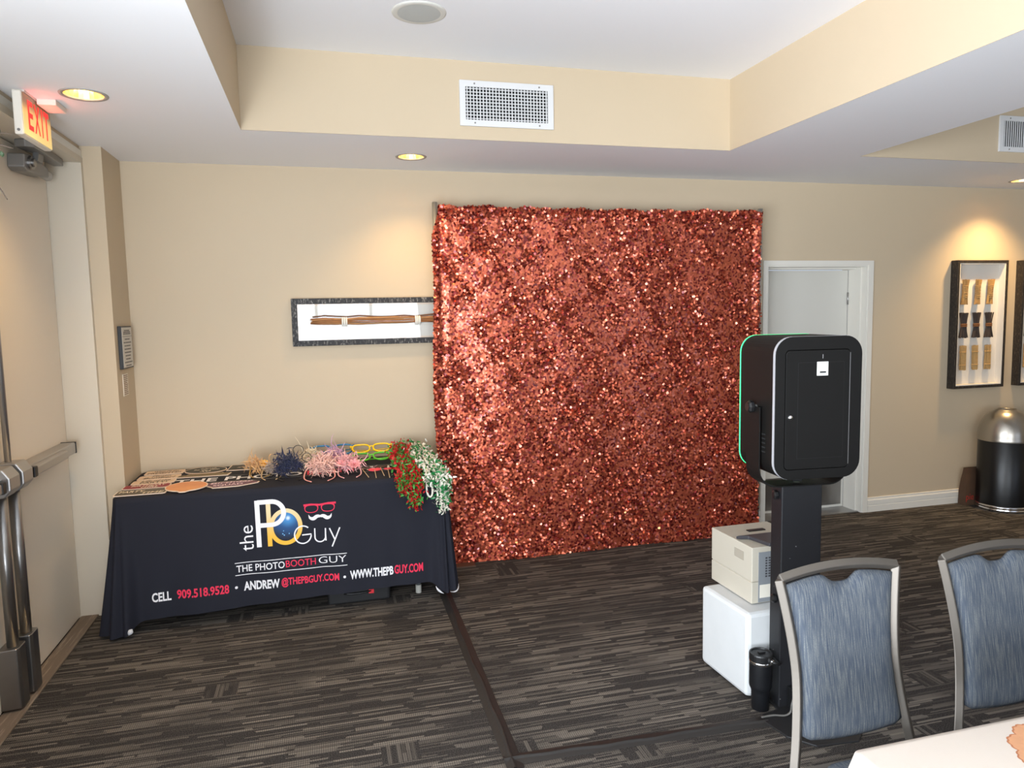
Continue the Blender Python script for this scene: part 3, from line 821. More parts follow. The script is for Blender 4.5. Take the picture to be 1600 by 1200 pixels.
pstroke([(-.4015 + .002 * k / 8, .6865 - .2685 * k / 8) for k in range(9)], .026, M_pw, 'letter_stem', lift=.0016)
bowl = [(-.40, .675), (-.36, .675)] + arc(-.325, .6085, .0655, .0665, 90, -90, 24) + [(-.36, .542), (-.40, .542)]
pstroke(bowl, .0262, M_pw, 'letter_bowl', lift=.0016)
for px, pz, r_ in ((-.265, .50, .003), (-.270, .483, .004), (-.262, .475, .004), (-.235, .482, .0035)):
    pstroke(arc(px, pz, r_ * .5, r_ * .5, 0, 360, 8), r_, mat('print_sky', rgb(120, 180, 226), .75), 'lens_glint', lift=.0010)
pstroke(arc(-.1605, .468, .046, .051, 48, 360, 30) + [(-.165, .4665)], .0075, M_pw, 'letter', lift=.0018)
pstroke([(-.094, .499), (-.0945, .449)] + arc(-.065, .447, .0295, .030, 180, 360, 16) + [(-.0345, .495)], .0075, M_pw, 'letter')
pstroke([(-.0355, .47), (-.034, .421)], .0075, M_pw, 'letter')
pstroke([(-.012, .493), (.016, .424)], .0075, M_pw, 'letter'); pstroke([(.046, .493), (.0165, .424), (-.001, .384)], .0075, M_pw, 'letter')
# "the" set upright along the letter
bm = B(); text_into(bm, 'the', lambda a, b_: on_front(-.429 - b_, .402 + a), 0, .146, 0, .074, -.004); finish(bm, 'lettering', M_pw, tcl, world=True)
# red spectacles and white moustache
def spect(cx, cz):
    return [(cx + .036 * (abs(cos(a)) ** .75) * (1 if cos(a) > 0 else -1), cz + (.026 if sin(a) < 0 else .019) * (abs(sin(a)) ** .8) * (1 if sin(a) > 0 else -1)) for a in [2 * pi * k / 32 for k in range(32)]]
for cx in (-.1075, -.0155):
    sp_ = spect(cx, .619); pstroke(sp_, [.0042 + .004 * max(0, (p[1] - .612) / .02) for p in sp_], M_pr, 'spectacle_rim', True)
pstroke([(-.15, .637), (-.11, .641), (-.0615, .634), (-.012, .642), (.030, .640)], [.012, .008, .011, .008, .012], M_pr, 'spectacle_brow', lift=.0016)
for sg in (-1, 1):
    cpts = catmull([(-.0605, .567, 0), (-.0605 + sg * .018, .568, 0), (-.0605 + sg * .038, .556, 0), (-.0605 + sg * .056, .562, 0), (-.0605 + sg * .064, .580, 0)], 6)
    wds = [.012 + .014 * sin(pi * min(1, (k / (len(cpts) - 1)) * 1.05)) - .010 * (k / (len(cpts) - 1)) for k in range(len(cpts))]
    pstroke([(p.x, p.y) for p in cpts], wds, M_pw, 'moustache')
# print on the cloth top
def on_top(x, y): return (x, y, ZTOP + .0006)
for s_t, x0, x1, y0, y1 in (('THE PHOTO', -.885, -.16, 4.490, 4.590), ('GUY', .215, .45, 4.485, 4.60)):
    bm = B(); text_into(bm, s_t, on_top, x0, x1, y0, y1, .02); finish(bm, 'lettering', M_pw, tcl, world=True)
bm = B(); text_into(bm, 'BOOTH', on_top, -.13, .15, 4.48, 4.60, .01); finish(bm, 'lettering', M_pr, tcl, world=True)
for y in (4.455, 4.622):
    bm = B(); box(bm, -.90, .50, y, y + .006, ZTOP, ZTOP + .0006); finish(bm, 'rule', mat('print_grey', rgb(120, 116, 112), .75), tcl, world=True)
# pale curled hem linings
M_lining = mat('pale_hem_lining', rgb(222, 222, 224), .7)
def hem_curl(p0, p1, p2, wd):
    bm = B(); pts = bez(p0, p1, p2, 10); tube(bm, pts, [max(.0015, wd * sin(pi * k / 10)) for k in range(11)], 6); finish(bm, 'hem_lining', M_lining, tcl, smooth=True, world=True, label='pale hem lining curled outward')
hem_curl((.675, 4.155, .050), (.73, 4.165, .028), (.738, 4.225, .065), .005)
hem_curl((.590, 4.165, .090), (.600, 4.155, .060), (.635, 4.15, .045), .007)
hem_curl((-1.085, 4.135, .022), (-1.07, 4.13, .045), (-1.06, 4.135, .055), .016)

# case under the table
ca = thing('equipment_case', 'low black fabric case on the floor under the props table', 'case', (.145, 4.47, 0))
M_case = mat('black_nylon', rgb(22, 22, 24), .7, bump=.3, bscale=600)
bm = B(); prism(bm, rrect(-.185, .185, -.19, .19, .02, 3), 'z', 0, .14); finish(bm, 'case_body', M_case, ca, bevel=.01)
bm = B(); tube(bm, bez((-.09, -.192, .062), (0, -.215, .058), (.07, -.192, .066), 8), .006, 6); finish(bm, 'case_handle', M_blackp, ca, smooth=True)
bm = B(); box(bm, .055, .085, -.197, -.19, .050, .074); finish(bm, 'zip_tag', mat('red_tag', rgb(214, 40, 50), .5), ca, label='red zip tag')

# ------------------------------------------------------------------ photo-prop signs
M_edge = mat('sign_border_pink', rgb(236, 212, 188), .5); M_inkd = mat('sign_ink_dark', rgb(50, 40, 36), .6)
M_tan = mat('sign_face_kraft', rgb(226, 196, 166), .6, var=.03); M_chalk = mat('sign_face_chalkboard', rgb(58, 56, 48), .6)
def prop_sign(label, outline, M, z=0., lines=(), ang=0., center=None, ink=None, nm='photo_prop_sign'):
    """flat foam-board sign lying on the cloth; outline in world xy (counter-clockwise)"""
    cx = sum(p[0] for p in outline) / len(outline); cy = sum(p[1] for p in outline) / len(outline)
    t = thing(nm, label, 'prop sign', (cx, cy, ZTOP + z), group='photo props lying on the black table')
    bm = B(); prism(bm, outline, 'z', ZTOP + z + .0008, ZTOP + z + .005); finish(bm, 'sign_board', M_edge, t, world=True)
    ins = [(cx + (x - cx) * .955, cy + (y - cy) * .90) for x, y in outline]
    bm = B(); prism(bm, ins, 'z', ZTOP + z + .005, ZTOP + z + .0056); finish(bm, 'sign_face', M, t, world=True)
    ca_, sa_ = cos(ang), sin(ang)
    for s_t, x0, x1, y0, y1, Mi, sh in lines:
        def pl_(x, y): return (cx + ca_ * x - sa_ * y, cy + sa_ * x + ca_ * y, ZTOP + z + .0062)
        bm = B(); text_into(bm, s_t, pl_, x0, x1, y0, y1, .015, sh); finish(bm, 'lettering', Mi, t, world=True)
    return t
def rr(cx, cy, w_, h_, r=.02, ang=0., n=5):
    pts = rrect(-w_ / 2, w_ / 2, -h_ / 2, h_ / 2, r, n); c_, s_ = cos(ang), sin(ang)
    return [(cx + c_ * x - s_ * y, cy + s_ * x + c_ * y) for x, y in pts]
M_crm = mat('sign_ink_cream', rgb(240, 224, 200), .6); M_pk = mat('sign_ink_pink', rgb(240, 214, 220), .6)
prop_sign('pale prop sign reading PRESENTS, backmost of the left column on the table', rr(-.993, 4.845, .225, .115), M_tan, 0, [('When do the', -.07, .075, .012, .042, M_inkd, .2), ('PRESENTS!!', -.095, .095, -.042, -.002, M_inkd, 0)], .02)
prop_sign('pale prop sign reading Photo Bomber, second from the back in the left column', rr(-.997, 4.703, .235, .115), M_tan, 0, [('Photo', -.045, .06, .010, .044, M_inkd, .2), ('Bomber!', -.085, .085, -.040, .002, M_inkd, .2)], .02)
prop_sign('pale prop sign reading Life of the PARTY, middle of the left column', rr(-1.002, 4.578, .235, .105), M_tan, 0, [('Life of the', -.07, .085, .006, .040, M_inkd, .2), ('PARTY!', -.07, .075, -.042, -.004, M_inkd, 0)], .02)
prop_sign('dark red prop sign reading BIRTHDAY GIRL in the left column', rr(-1.015, 4.462, .250, .100), mat('sign_face_red', rgb(140, 40, 50), .55), .0, [('BIRTHDAY', -.085, .095, .000, .038, M_crm, .15), ('GIRL', -.03, .065, -.040, -.004, M_crm, .15)], .02)
prop_sign('grey and orange prop sign reading PARTY TIME, nearest of the left column', rr(-1.012, 4.318, .265, .120, .015), mat('sign_face_grey', rgb(96, 88, 74), .55, var=.25, vscale=9), .0, [('PARTY', -.115, .01, -.002, .044, M_crm, .1), ('TIME', .0, .115, -.046, -.004, M_crm, .1)], .02)
M_orange, h = newmat('orange_balloon_print', .35)
t_ = h.add('ShaderNodeTexCoord'); nz = h.add('ShaderNodeTexNoise'); nz.inputs['Scale'].default_value = 6; h.l.new(t_.outputs['Object'], nz.inputs['Vector'])
h.l.new(h.mix(nz.outputs['Fac'], rgb(206, 110, 52), rgb(240, 168, 96)), h.b.inputs['Base Color'])
c_, s_ = cos(radians(8)), sin(radians(8))
ov = [(-.787 + .112 * cos(a) * c_ - .125 * sin(a) * s_, 4.362 + .112 * cos(a) * s_ + .125 * sin(a) * c_ - (.022 if k in (31, 32, 33) else 0)) for k, a in enumerate([2 * pi * k / 44 for k in range(44)])]
prop_sign('shiny orange balloon-shaped prop sign near the table front', ov, M_orange, .006)
sq = [(-.705, 4.375), (-.655, 4.315), (-.64, 4.285), (-.50, 4.295), (-.40, 4.355), (-.395, 4.385), (-.47, 4.425), (-.60, 4.435), (-.68, 4.415)]
prop_sign('purple prop sign reading Birthday SQUAD beside the orange balloon sign', sq, mat('sign_face_purple', rgb(104, 66, 84), .55), .0, [('Birthday', -.105, .125, .010, .052, M_pk, .25), ('SQUAD', -.085, .075, -.052, -.002, M_pk, 0)], .08)
c_, s_ = cos(radians(-3)), sin(radians(-3))
ov2 = [(-.752 + .125 * cos(a) * c_ - .108 * sin(a) * s_, 4.828 + .125 * cos(a) * s_ + .098 * sin(a) * c_) for a in [2 * pi * k / 40 for k in range(40)]]
prop_sign('oval chalkboard prop sign with white script at the table back', ov2, M_chalk, 0, [('please', -.04, .05, .030, .060, M_crm, .3), ('be my date', -.075, .075, -.012, .022, M_crm, .3), ('xo', -.03, .03, -.058, -.024, M_crm, .3)], -.05)
lg_ = [(-.895, 4.642), (-.60, 4.632), (-.585, 4.70), (-.63, 4.705), (-.64, 4.722), (-.83, 4.725), (-.845, 4.70), (-.89, 4.69)]
prop_sign('dark gold-speckled prop sign in front of the oval chalkboard sign', lg_, mat('sign_face_gold', rgb(120, 98, 56), .5, var=.6, vscale=60), .0)
prop_sign('rectangular chalkboard prop sign with white flourishes beside the oval one', [(-.625, 4.765), (-.34, 4.745), (-.325, 4.915), (-.61, 4.93)], M_chalk, .0, [('~  Xoxo', -.10, .03, -.03, .035, M_crm, .4)], -.04)

# ------------------------------------------------------------------ feather headbands
def fluffy(bm, c, n, L, wd, seed, updir=(0, -.1, 1), spread=1.0, curl=.55):
    """soft tuft: many thin strands on wandering paths from a loose core"""
    rnd = random.Random(seed); c0 = Vector(c) + Vector((0, .012, .012)); upv = Vector(updir).normalized()
    for k in range(int(n * 2.8)):
        p = c0 + Vector((rnd.gauss(0, .30), rnd.gauss(0, .20), rnd.gauss(0, .20))) * L
        d = Vector((rnd.gauss(0, 1), rnd.gauss(0, 1), rnd.gauss(0, 1))).normalized() * spread + upv * .5
        d.normalize(); l_ = L * rnd.uniform(.35, .80) * (1.5 if rnd.random() < .06 else 1)
        side = d.cross(Vector((rnd.gauss(0, 1), rnd.gauss(0, 1), rnd.gauss(0, 1)))).normalized()
        drift = Vector((rnd.gauss(0, 1), rnd.gauss(0, 1), rnd.gauss(0, 1) - .5)) * curl
        P = []; Q = []
        for j in range(8):
            s = j / 7; p = p + d * l_ / 7
            d = (d + drift * .38 + Vector((rnd.gauss(0, .22), rnd.gauss(0, .22), rnd.gauss(0, .22)))).normalized()
            q = p.copy(); q.z = max(q.z, ZTOP + .003)
            w_ = wd * .62 * (.5 + 1.2 * s * (1 - s) * 2) * (1 - .8 * s ** 3)
            P.append(q + side * w_); Q.append(q - side * w_)
        strip(bm, P, Q)
    return bm
def headband(label, cx, cy, hw, M_band, M_feath, seed, feathers, quill=None, loops=None, flower=None, yaw=0., hz=.075):
    t = thing('feather_headband', label, 'headband', (cx, cy, ZTOP), yaw, group='feather headbands along the table')
    # band lies tilted on the cloth: two tips towards the front
    pts = [(-hw * .55, -.135, .006), (-hw * 1.02, -.06, .010), (-hw * .92, .02, .040), (-hw * .5, .055, .062), (0, .065, .070), (hw * .5, .055, .062), (hw * .92, .02, .040), (hw * 1.02, -.06, .010), (hw * .55, -.135, .006)]
    bm = B(); tube(bm, catmull(pts, 4), .0045, 6, flat=.6); finish(bm, 'band', M_band, t, smooth=True)
    bm = B()
    for (fx, fy, fz, n, L, wd) in feathers:
        fluffy(bm, (cx + fx, cy + fy, ZTOP + fz), n, L, wd, seed + n)
    bmesh.ops.translate(bm, vec=(-cx, -cy, -ZTOP), verts=bm.verts)
    finish(bm, 'feathers', M_feath, t, kind='stuff')
    if quill:
        for q in quill:
            bm = B(); pp = bez(q[0], q[1], q[2], 8); P = []; Q = []
            for j, p in enumerate(pp):
                s = j / 8; w_ = .005 * (1 - .8 * s); P.append(p + Vector((w_, 0, 0))); Q.append(p - Vector((w_, 0, 0)))
            strip(bm, P, Q); finish(bm, 'quill', M_feath, t)
    if loops:
        for (lx, ly, lz, r_) in loops:
            bm = B(); tube(bm, [(lx + r_ * cos(a), ly, lz + r_ * sin(a)) for a in [2 * pi * k / 20 for k in range(20)]], .0022, 5, closed=True); finish(bm, 'loop', M_band, t, smooth=True)
    if flower:
        Mf, spots = flower
        for (fx, fy, fz, r_) in spots:
            bm = B()
            for ring, (nn, rr_, tilt) in enumerate(((9, r_, .35), (8, r_ * .72, .75), (6, r_ * .45, 1.15))):
                for k in range(nn):
                    a = 2 * pi * (k + .5 * ring) / nn; d = Vector((cos(a) * cos(tilt), sin(a) * cos(tilt) * .6 - sin(tilt) * .6, sin(a) * cos(tilt) * .6 + sin(tilt) * .6)); sd = d.cross(Vector((0, -.6, .8))).normalized()
                    P = []; Q = []
                    for j in range(5):
                        s = j / 4; w_ = rr_ * .28 * sin(pi * (.12 + .8 * s)); p = Vector((fx, fy, fz)) + d * rr_ * s; P.append(p + sd * w_); Q.append(p - sd * w_)
                    strip(bm, P, Q)
            finish(bm, 'flower', Mf, t, kind='stuff')
    return t
def feath(name, c): return mat(name, c, .8, sheen=.3, var=.2, vscale=40)
headband('tan feather headband with a gold flower beside the chalkboard sign', -.405, 4.62, .06, mat('gold_band', rgb(176, 140, 70), .4), feath('tan_feather', rgb(220, 172, 116)), 21,
         [(-.03, 0, .045, 70, .085, .005), (.03, .0, .03, 20, .06, .004)], flower=(mat('yellow_petal', rgb(240, 186, 92), .7), [(.02, -.01, .062, .032)]))
headband('grey bow headband wedged between the tan and navy headbands', -.335, 4.525, .055, mat('tan_band', rgb(190, 160, 120), .5), feath('grey_feather', rgb(168, 152, 140)), 22, [(-.01, 0, .03, 40, .05, .005)])
headband('navy feather headband with two thin loops on the props table', -.215, 4.46, .075, mat('black_band', rgb(18, 18, 22), .4), feath('navy_feather', rgb(26, 34, 70)), 23,
         [(-.03, .0, .075, 130, .085, .0055), (-.055, -.02, .035, 60, .06, .004), (.02, 0, .055, 60, .07, .004)], quill=[((-.04, 0, .10), (-.045, 0, .15), (-.05, -.01, .185))], loops=[(.04, .02, .155, .030), (.088, .02, .108, .027)])
headband('cream feather headband with two tall quills behind the navy one', -.115, 4.72, .06, mat('cream_band', rgb(230, 210, 180), .5), feath('cream_feather', rgb(238, 222, 192)), 24,
         [(0, 0, .05, 110, .085, .006), (-.03, -.06, .03, 40, .07, .005)], quill=[((-.03, 0, .08), (-.05, 0, .15), (-.085, 0, .20)), ((.0, 0, .08), (.0, 0, .13), (-.015, 0, .17))], loops=[(.055, -.02, .075, .026)])
headband('large blush pink feather headband leaning on the table centre', -.055, 4.385, .085, mat('pink_band', rgb(232, 160, 150), .5), feath('blush_feather', rgb(236, 188, 172)), 25,
         [(.025, .03, .06, 150, .092, .006), (.0, .0, .04, 70, .085, .006)], flower=None, quill=[((.0, 0, .07), (.03, -.03, .05), (.07, -.075, .015))])
headband('pink flower headband with wispy feathers right of the blush one', .12, 4.42, .065, mat('rose_band', rgb(230, 170, 170), .5), feath('rose_feather', rgb(236, 176, 176)), 26,
         [(-.02, .02, .05, 80, .075, .006), (.03, .02, .05, 50, .08, .005)], flower=(mat('rose_petal', rgb(236, 160, 160), .7), [(.03, -.02, .06, .045), (-.045, .0, .065, .035)]), quill=[((.06, 0, .06), (.11, -.01, .09), (.115, 0, .125)), ((.06, 0, .03), (.12, -.02, .02), (.17, -.01, .045))])
headband('lilac feather headband behind the pink headbands, below the blue glasses', .03, 4.66, .055, mat('lilac_band', rgb(200, 150, 190), .5), feath('lilac_feather', rgb(224, 178, 208)), 27,
         [(0, 0, .055, 110, .085, .006)], quill=[((.03, 0, .08), (.06, 0, .12), (.075, 0, .155))])

# ------------------------------------------------------------------ party glasses
def glasses(label, cx, cy, z0, hw, hz, M, tilt, yaw=0.):
    t = thing('party_glasses', label, 'glasses', (cx, cy, ZTOP + z0), yaw, group='oversized plastic party glasses')
    ct, st = cos(tilt), sin(tilt)
    def P(x, v, d=0.): return (x, -v * ct - d * st + 0, v * st * 0 + (hz - v) * 0 + (v * st) * 0 + z_of(v, d))
    def z_of(v, d): return .006 + (v + hz) * sin(tilt) + d * cos(tilt)
    def Q(x, v, d=0.): return (x, (v + hz) * cos(tilt) * 1.0 - d * sin(tilt), z_of(v, d))
    bm = B()
    for sgn in (-1, 1):
        cxl = sgn * hw * .52
        loop = [(cxl + hw * .43 * (abs(cos(a)) ** .8) * (1 if cos(a) > 0 else -1), hz * .92 * (abs(sin(a)) ** .8) * (1 if sin(a) > 0 else -1) + .12 * hz * abs(cos(a)) * 1) for a in [2 * pi * k / 28 for k in range(28)]]
        tube(bm, [Q(x, v) for x, v in loop], .0062, 6, closed=True)
    tube(bm, [Q(-hw * .12, hz * .35), Q(0, hz * .55), Q(hw * .12, hz * .35)], .006, 6)
    for sgn in (-1, 1):
        tube(bm, [Q(sgn * hw * .90, hz * .5), Q(sgn * hw * 1.05, hz * .75), Q(sgn * hw * 1.03, hz * .5, -.004)], .006, 6)
    fr_ = finish(bm, 'front_frame', M, t, smooth=True)
    for sgn in (-1, 1):
        bm = B(); tube(bm, [Q(sgn * hw * 1.03, hz * .55), Q(sgn * hw * .98, hz * .3, -.02), Q(-sgn * hw * .55, hz * .05, -.028)], .0042, 6, flat=.6); finish(bm, 'temple_arm', M, t, smooth=True)
    return t
def plastic(n, c): return mat(n, c, .25, coat=.3)
glasses('blue plastic party glasses behind the lilac headband', .03, 4.80, .045, .135, .042, plastic('blue_plastic', rgb(52, 132, 180)), .75, .03)
glasses('coral red plastic party glasses below the blue ones', .075, 4.70, .02, .10, .026, plastic('coral_plastic', rgb(236, 100, 84)), .5, .05)
glasses('green plastic party glasses under the yellow ones', .275, 4.665, .02, .122, .044, plastic('green_plastic', rgb(96, 196, 50)), .40, .03)
glasses('yellow plastic party glasses on top beside the red garland', .28, 4.755, .055, .130, .042, plastic('yellow_plastic', rgb(250, 206, 18)), .55, .03)

# ------------------------------------------------------------------ props on sticks
M_stick = mat('wooden_stick', rgb(206, 178, 140), .7)
def stick_prop(label, tip, base, M, kind, hw):
    tip = Vector(tip); base = Vector(base)
    t = thing('stick_prop', label, 'photo prop', (base.x, base.y, ZTOP), group='props on wooden sticks')
    bm = B(); tube(bm, [base - Vector((base.x, base.y, ZTOP)), tip - Vector((base.x, base.y, ZTOP))], .0024, 6); finish(bm, 'stick', M_stick, t)
    bm = B(); c = tip - Vector((base.x, base.y, ZTOP)); pts = []
    if kind == 'lips':
        for k in range(24):
            a = 2 * pi * k / 24; x = hw * cos(a); y = hw * .42 * sin(a) * (1 - .35 * (abs(cos(a)) ** 6)) - (.006 * math.exp(-(x / .012) ** 2) if sin(a) > 0 else 0); pts.append((x, y))
    else:
        for k in range(24):
            a = 2 * pi * k / 24; x = hw * cos(a); y = hw * .30 * sin(a) + .010 * (abs(x) / hw) ** 2; pts.append((x, y))
    A = [bm.verts.new((c.x + p[0], c.y + p[1] * .85, c.z + p[1] * .35)) for p in pts]; Bv = [bm.verts.new((c.x + p[0], c.y + p[1] * .85, c.z + p[1] * .35 + .004)) for p in pts]
    bm.faces.new(A); bm.faces.new(Bv[::-1])
    for k in range(24): bm.faces.new((A[k], A[(k + 1) % 24], Bv[(k + 1) % 24], Bv[k]))
    finish(bm, 'prop_head', M, t)
M_lip = mat('red_lips_board', rgb(226, 60, 76), .45); M_mou = mat('brown_moustache_board', rgb(58, 40, 32), .6)
stick_prop('red lips on a stick lying beside the pink headband', (.272, 4.43, ZTOP + .012), (.268, 4.245, ZTOP + .003), M_lip, 'lips', .040)
stick_prop('red lips on a stick touching the red and green garland', (.352, 4.43, ZTOP + .012), (.345, 4.225, ZTOP + .003), M_lip, 'lips', .024)
stick_prop('dark moustache on a stick next to the pink headband feathers', (.200, 4.49, ZTOP + .010), (.226, 4.275, ZTOP + .003), M_mou, 'mou', .050)
stick_prop('dark moustache on a stick between the two red lips props', (.312, 4.50, ZTOP + .010), (.318, 4.285, ZTOP + .003), M_mou, 'mou', .045)

# ------------------------------------------------------------------ ribbon garlands draped over the corner
def garland(label, paths, cols, seed, n_per, size):
    t = thing('ribbon_garland', label, 'garland', (paths[0][0][0], paths[0][0][1], ZTOP), group='ribbon garlands on the table corner')
    off = Vector(t.location); rnd = random.Random(seed)
    core = B(); leaf = [B() for _ in cols]
    for path in paths:
        pts = catmull(path, 8)
        tube(core, [p - off for p in pts], .006, 5)
        for k in range(n_per):
            f = rnd.random() * (len(pts) - 1); i = int(f); p = pts[i].lerp(pts[min(i + 1, len(pts) - 1)], f - i) - off
            rad = .030
            p = p + Vector((rnd.gauss(0, 1), rnd.gauss(0, 1) - .6, rnd.gauss(0, 1) * .8)) * rad * .55
            d = Vector((rnd.gauss(0, 1), rnd.gauss(0, 1) - .5, rnd.gauss(-.5, 1))).normalized()
            sd = d.cross(Vector((rnd.gauss(0, 1), rnd.gauss(0, 1), rnd.gauss(0, 1)))).normalized(); nn = d.cross(sd)
            L = size * rnd.uniform(.6, 1.25); w_ = L * .21
            b_ = leaf[rnd.choices(range(len(cols)), [c[1] for c in cols])[0]]
            P = []; Q = []
            for j in range(4):
                s = j / 3; c = p + d * L * (s - .4) + nn * L * .35 * (s - .5) ** 2; ww = w_ * sin(pi * (.15 + .75 * s)); P.append(c + sd * ww + nn * .15 * L * rnd.random()); Q.append(c - sd * ww)
            strip(b_, P, Q)
    finish(core, 'cord', cols[0][0], t, smooth=True)
    for b_, c in zip(leaf, cols):
        if len(b_.verts): finish(b_, c[2], c[0], t, kind='stuff', smooth=True)
    return t
M_gr = mat('green_ribbon', rgb(70, 150, 62), .45, var=.3, vscale=20); M_gr2 = mat('emerald_ribbon', rgb(24, 130, 64), .4, var=.3, vscale=20)
M_rd = mat('red_ribbon', rgb(190, 16, 24), .6, var=.25, vscale=20); M_wr = mat('white_ribbon', rgb(238, 232, 216), .55, var=.1, vscale=20)
E_ = CY0 - .028
redp = []
for x0, x1, zl, yk in ((.40, .405, .635, 4.60), (.43, .43, .600, 4.66), (.455, .465, .572, 4.70), (.48, .50, .590, 4.66), (.50, .515, .64, 4.62), (.42, .445, .68, 4.52), (.47, .485, .66, 4.48), (.39, .40, .74, 4.44)):
    zp = ZTOP + .085
    redp.append([(x0 + .01, yk + .12, zp + .015), (x0, yk, zp), (x0, yk - .15, zp - .02), (x0 + .3 * (x1 - x0), 4.30, ZTOP + .055), (x1, E_ - .01, ZTOP + .01), (x1, E_ - .022, (ZTOP + zl + .05) / 2), (x1, E_ - .03, zl + .055)])
redp.append([(.47, E_ - .02, .66), (.478, E_ - .03, .63), (.487, E_ - .03, .60)])
garland('red and green ribbon garland draped over the table front at right', redp, [(M_rd, 1.0, 'red_ribbons'), (M_gr, .75, 'green_ribbons')], 5, 210, .025)
whp = []
for x0, x1, zl, yk in ((.535, .615, .62, 4.66), (.555, .635, .555, 4.68), (.58, .655, .545, 4.70), (.60, .665, .60, 4.66), (.56, .645, .70, 4.55), (.62, .675, .66, 4.62), (.53, .575, .72, 4.52), (.51, .56, .74, 4.45)):
    zp = ZTOP + .075
    whp.append([(x0 - .01, yk + .12, zp + .02), (x0, yk, zp), (x0 + .3 * (x1 - x0), yk - .15, zp - .02), (x0 + .6 * (x1 - x0), 4.31, ZTOP + .055), (x1, E_ - .01, ZTOP + .01), (x1, E_ - .022, (ZTOP + zl) / 2), (x1, E_ - .03, zl)])
lp = [(.555, 4.30, ZTOP + .05), (.558, E_ - .01, ZTOP + .005), (.552, E_ - .02, .70), (.558, E_ - .025, .655), (.572, E_ - .028, .640), (.585, E_ - .025, .66), (.585, E_ - .02, .72)]
garland('white and green ribbon garland hanging off the right table corner', whp, [(M_wr, 1.0, 'white_ribbons'), (M_gr2, .85, 'green_ribbons')], 6, 210, .025)
tw = bpy.data.objects[[o.name for o in bpy.data.objects if o.name.startswith('ribbon_garland')][-1]]
bm = B(); tube(bm, [Vector(p) - Vector(tw.location) for p in catmull(lp, 6)], .006, 6); finish(bm, 'ribbon_loop', M_wr, tw, smooth=True)

# ------------------------------------------------------------------ sequin backdrop
M_pole = mat('aluminium_pole', rgb(196, 194, 188), .3, .9)
st = thing('backdrop_stand', 'silver pipe backdrop stand with flat brown base plate behind the sequins', 'stand', (1.98, 4.815, 0))
M_plate = mat('brown_steel_plate', rgb(88, 64, 50), .5, .3, var=.2, vscale=8)
for x in (.752, 3.196):
    bm = B(); tube(bm, [(x, 4.815, .012), (x, 4.815, 2.45)], .019, 14); po = finish(bm, 'pole', M_pole, st, smooth=True, world=True)
    bm = B(); box(bm, x - .07, x + .185, 4.66, 4.94, 0, .012) if x < 2 else box(bm, x - .16, x + .07, 4.72, 4.94, 0, .012)
    finish(bm, 'base_plate', M_plate, st, world=True, bevel=.002)
bm = B(); tube(bm, [(.78, 4.815, 2.405), (3.20, 4.815, 2.405)], .016, 12); finish(bm, 'crossbar', M_pole, st, smooth=True, world=True)

XA, XB = .716, 3.195
def nz2(x, z, s):
    return (np.sin(3.1 * x + 1.7 * z + s) + np.sin(-2.3 * x + 4.1 * z + 2.2 * s) + np.sin(6.7 * x + 5.3 * z + 3.1 * s) * .7 + np.sin(11.3 * x - 9.1 * z + 1.3 * s) * .5 + np.sin(17 * x + 14.5 * z + .7 * s) * .4) / 3.6
def curtain(x, z):
    """y of the cloth (numpy)"""
    e = np.exp(-((x - XA) / .10) ** 2) + np.exp(-((XB - x) / .10) ** 2)
    y = 4.782 - .010 * np.sin(5.2 * x + .6 * z) * (1 - z / 3.2) - .005 * np.sin(11.0 * x + 1.1 * z) - .018 * e * np.sin(70 * (x - XA)) * np.clip((z - .8) / 1.6, 0, 1)
    y = y - .05 * np.exp(-(z / .10) ** 2)
    y = y - .014 * np.exp(-((z - 2.405) / .03) ** 2)
    return y
def edge_x(u, z):
    xl = XA + .010 * np.sin(4 * z) + .045 * np.clip(1 - z / .45, 0, 1) ** 2
    xr = XB + .010 * np.sin(5 * z + 1) - .02 * np.clip(1 - z / .4, 0, 1) - .014 * np.clip((z - 2.25) / .17, 0, 1)
    xl = xl + .055 * np.clip((z - 2.22) / .16, 0, 1)
    return xl + (xr - xl) * u
def top_z(x): return 2.425 + .006 * np.sin(19 * x) + .004 * np.sin(47 * x) - .010 * np.sin(pi * np.clip((x - XA) / (XB - XA), 0, 1))
sc_ = thing('sequin_backdrop', 'coral red sequin curtain hanging from the pipe stand', 'backdrop', (1.98, 4.78, 0))
nu, nv = 150, 90
U, V = np.meshgrid(np.linspace(0, 1, nu), np.linspace(0, 1, nv))
Zg = .006 + V * 2.42; Xg = edge_x(U, Zg); Zg = .006 + V * (top_z(Xg) - .006); Yg = curtain(Xg, Zg) + .006
verts = np.stack([Xg - 1.98, Yg - 4.78, Zg], -1).reshape(-1, 3)
fc = [(j * nu + i, j * nu + i + 1, (j + 1) * nu + i + 1, (j + 1) * nu + i) for j in range(nv - 1) for i in range(nu - 1)]
me = bpy.data.meshes.new('fabric'); me.from_pydata(verts.tolist(), [], fc)
M_fab = mat('coral_mesh_fabric', rgb(150, 62, 48), .6, .2)
o = finish_me(me, 'fabric', M_fab, sc_, smooth=True)
sm = o.modifiers.new('solid', 'SOLIDIFY'); sm.thickness = .003; sm.offset = -1
# sequins
rng = np.random.default_rng(5)
sp_x, sp_z = .0135, .0112
nx_ = int((XB - XA) / sp_x); nz_ = int(2.42 / sp_z)
I, J = np.meshgrid(np.arange(nx_), np.arange(nz_))
u = ((I + .5 * (J % 2)) / nx_).ravel(); v = (J / (nz_ - 1)).ravel()
u = np.clip(u + rng.normal(0, .0012, u.size), 0, 1); z = .006 + v * 2.42
x = edge_x(u, z); z = .012 + v * (top_z(x) - .010) + rng.normal(0, .002, u.size)
y = curtain(x, z)
N = x.size
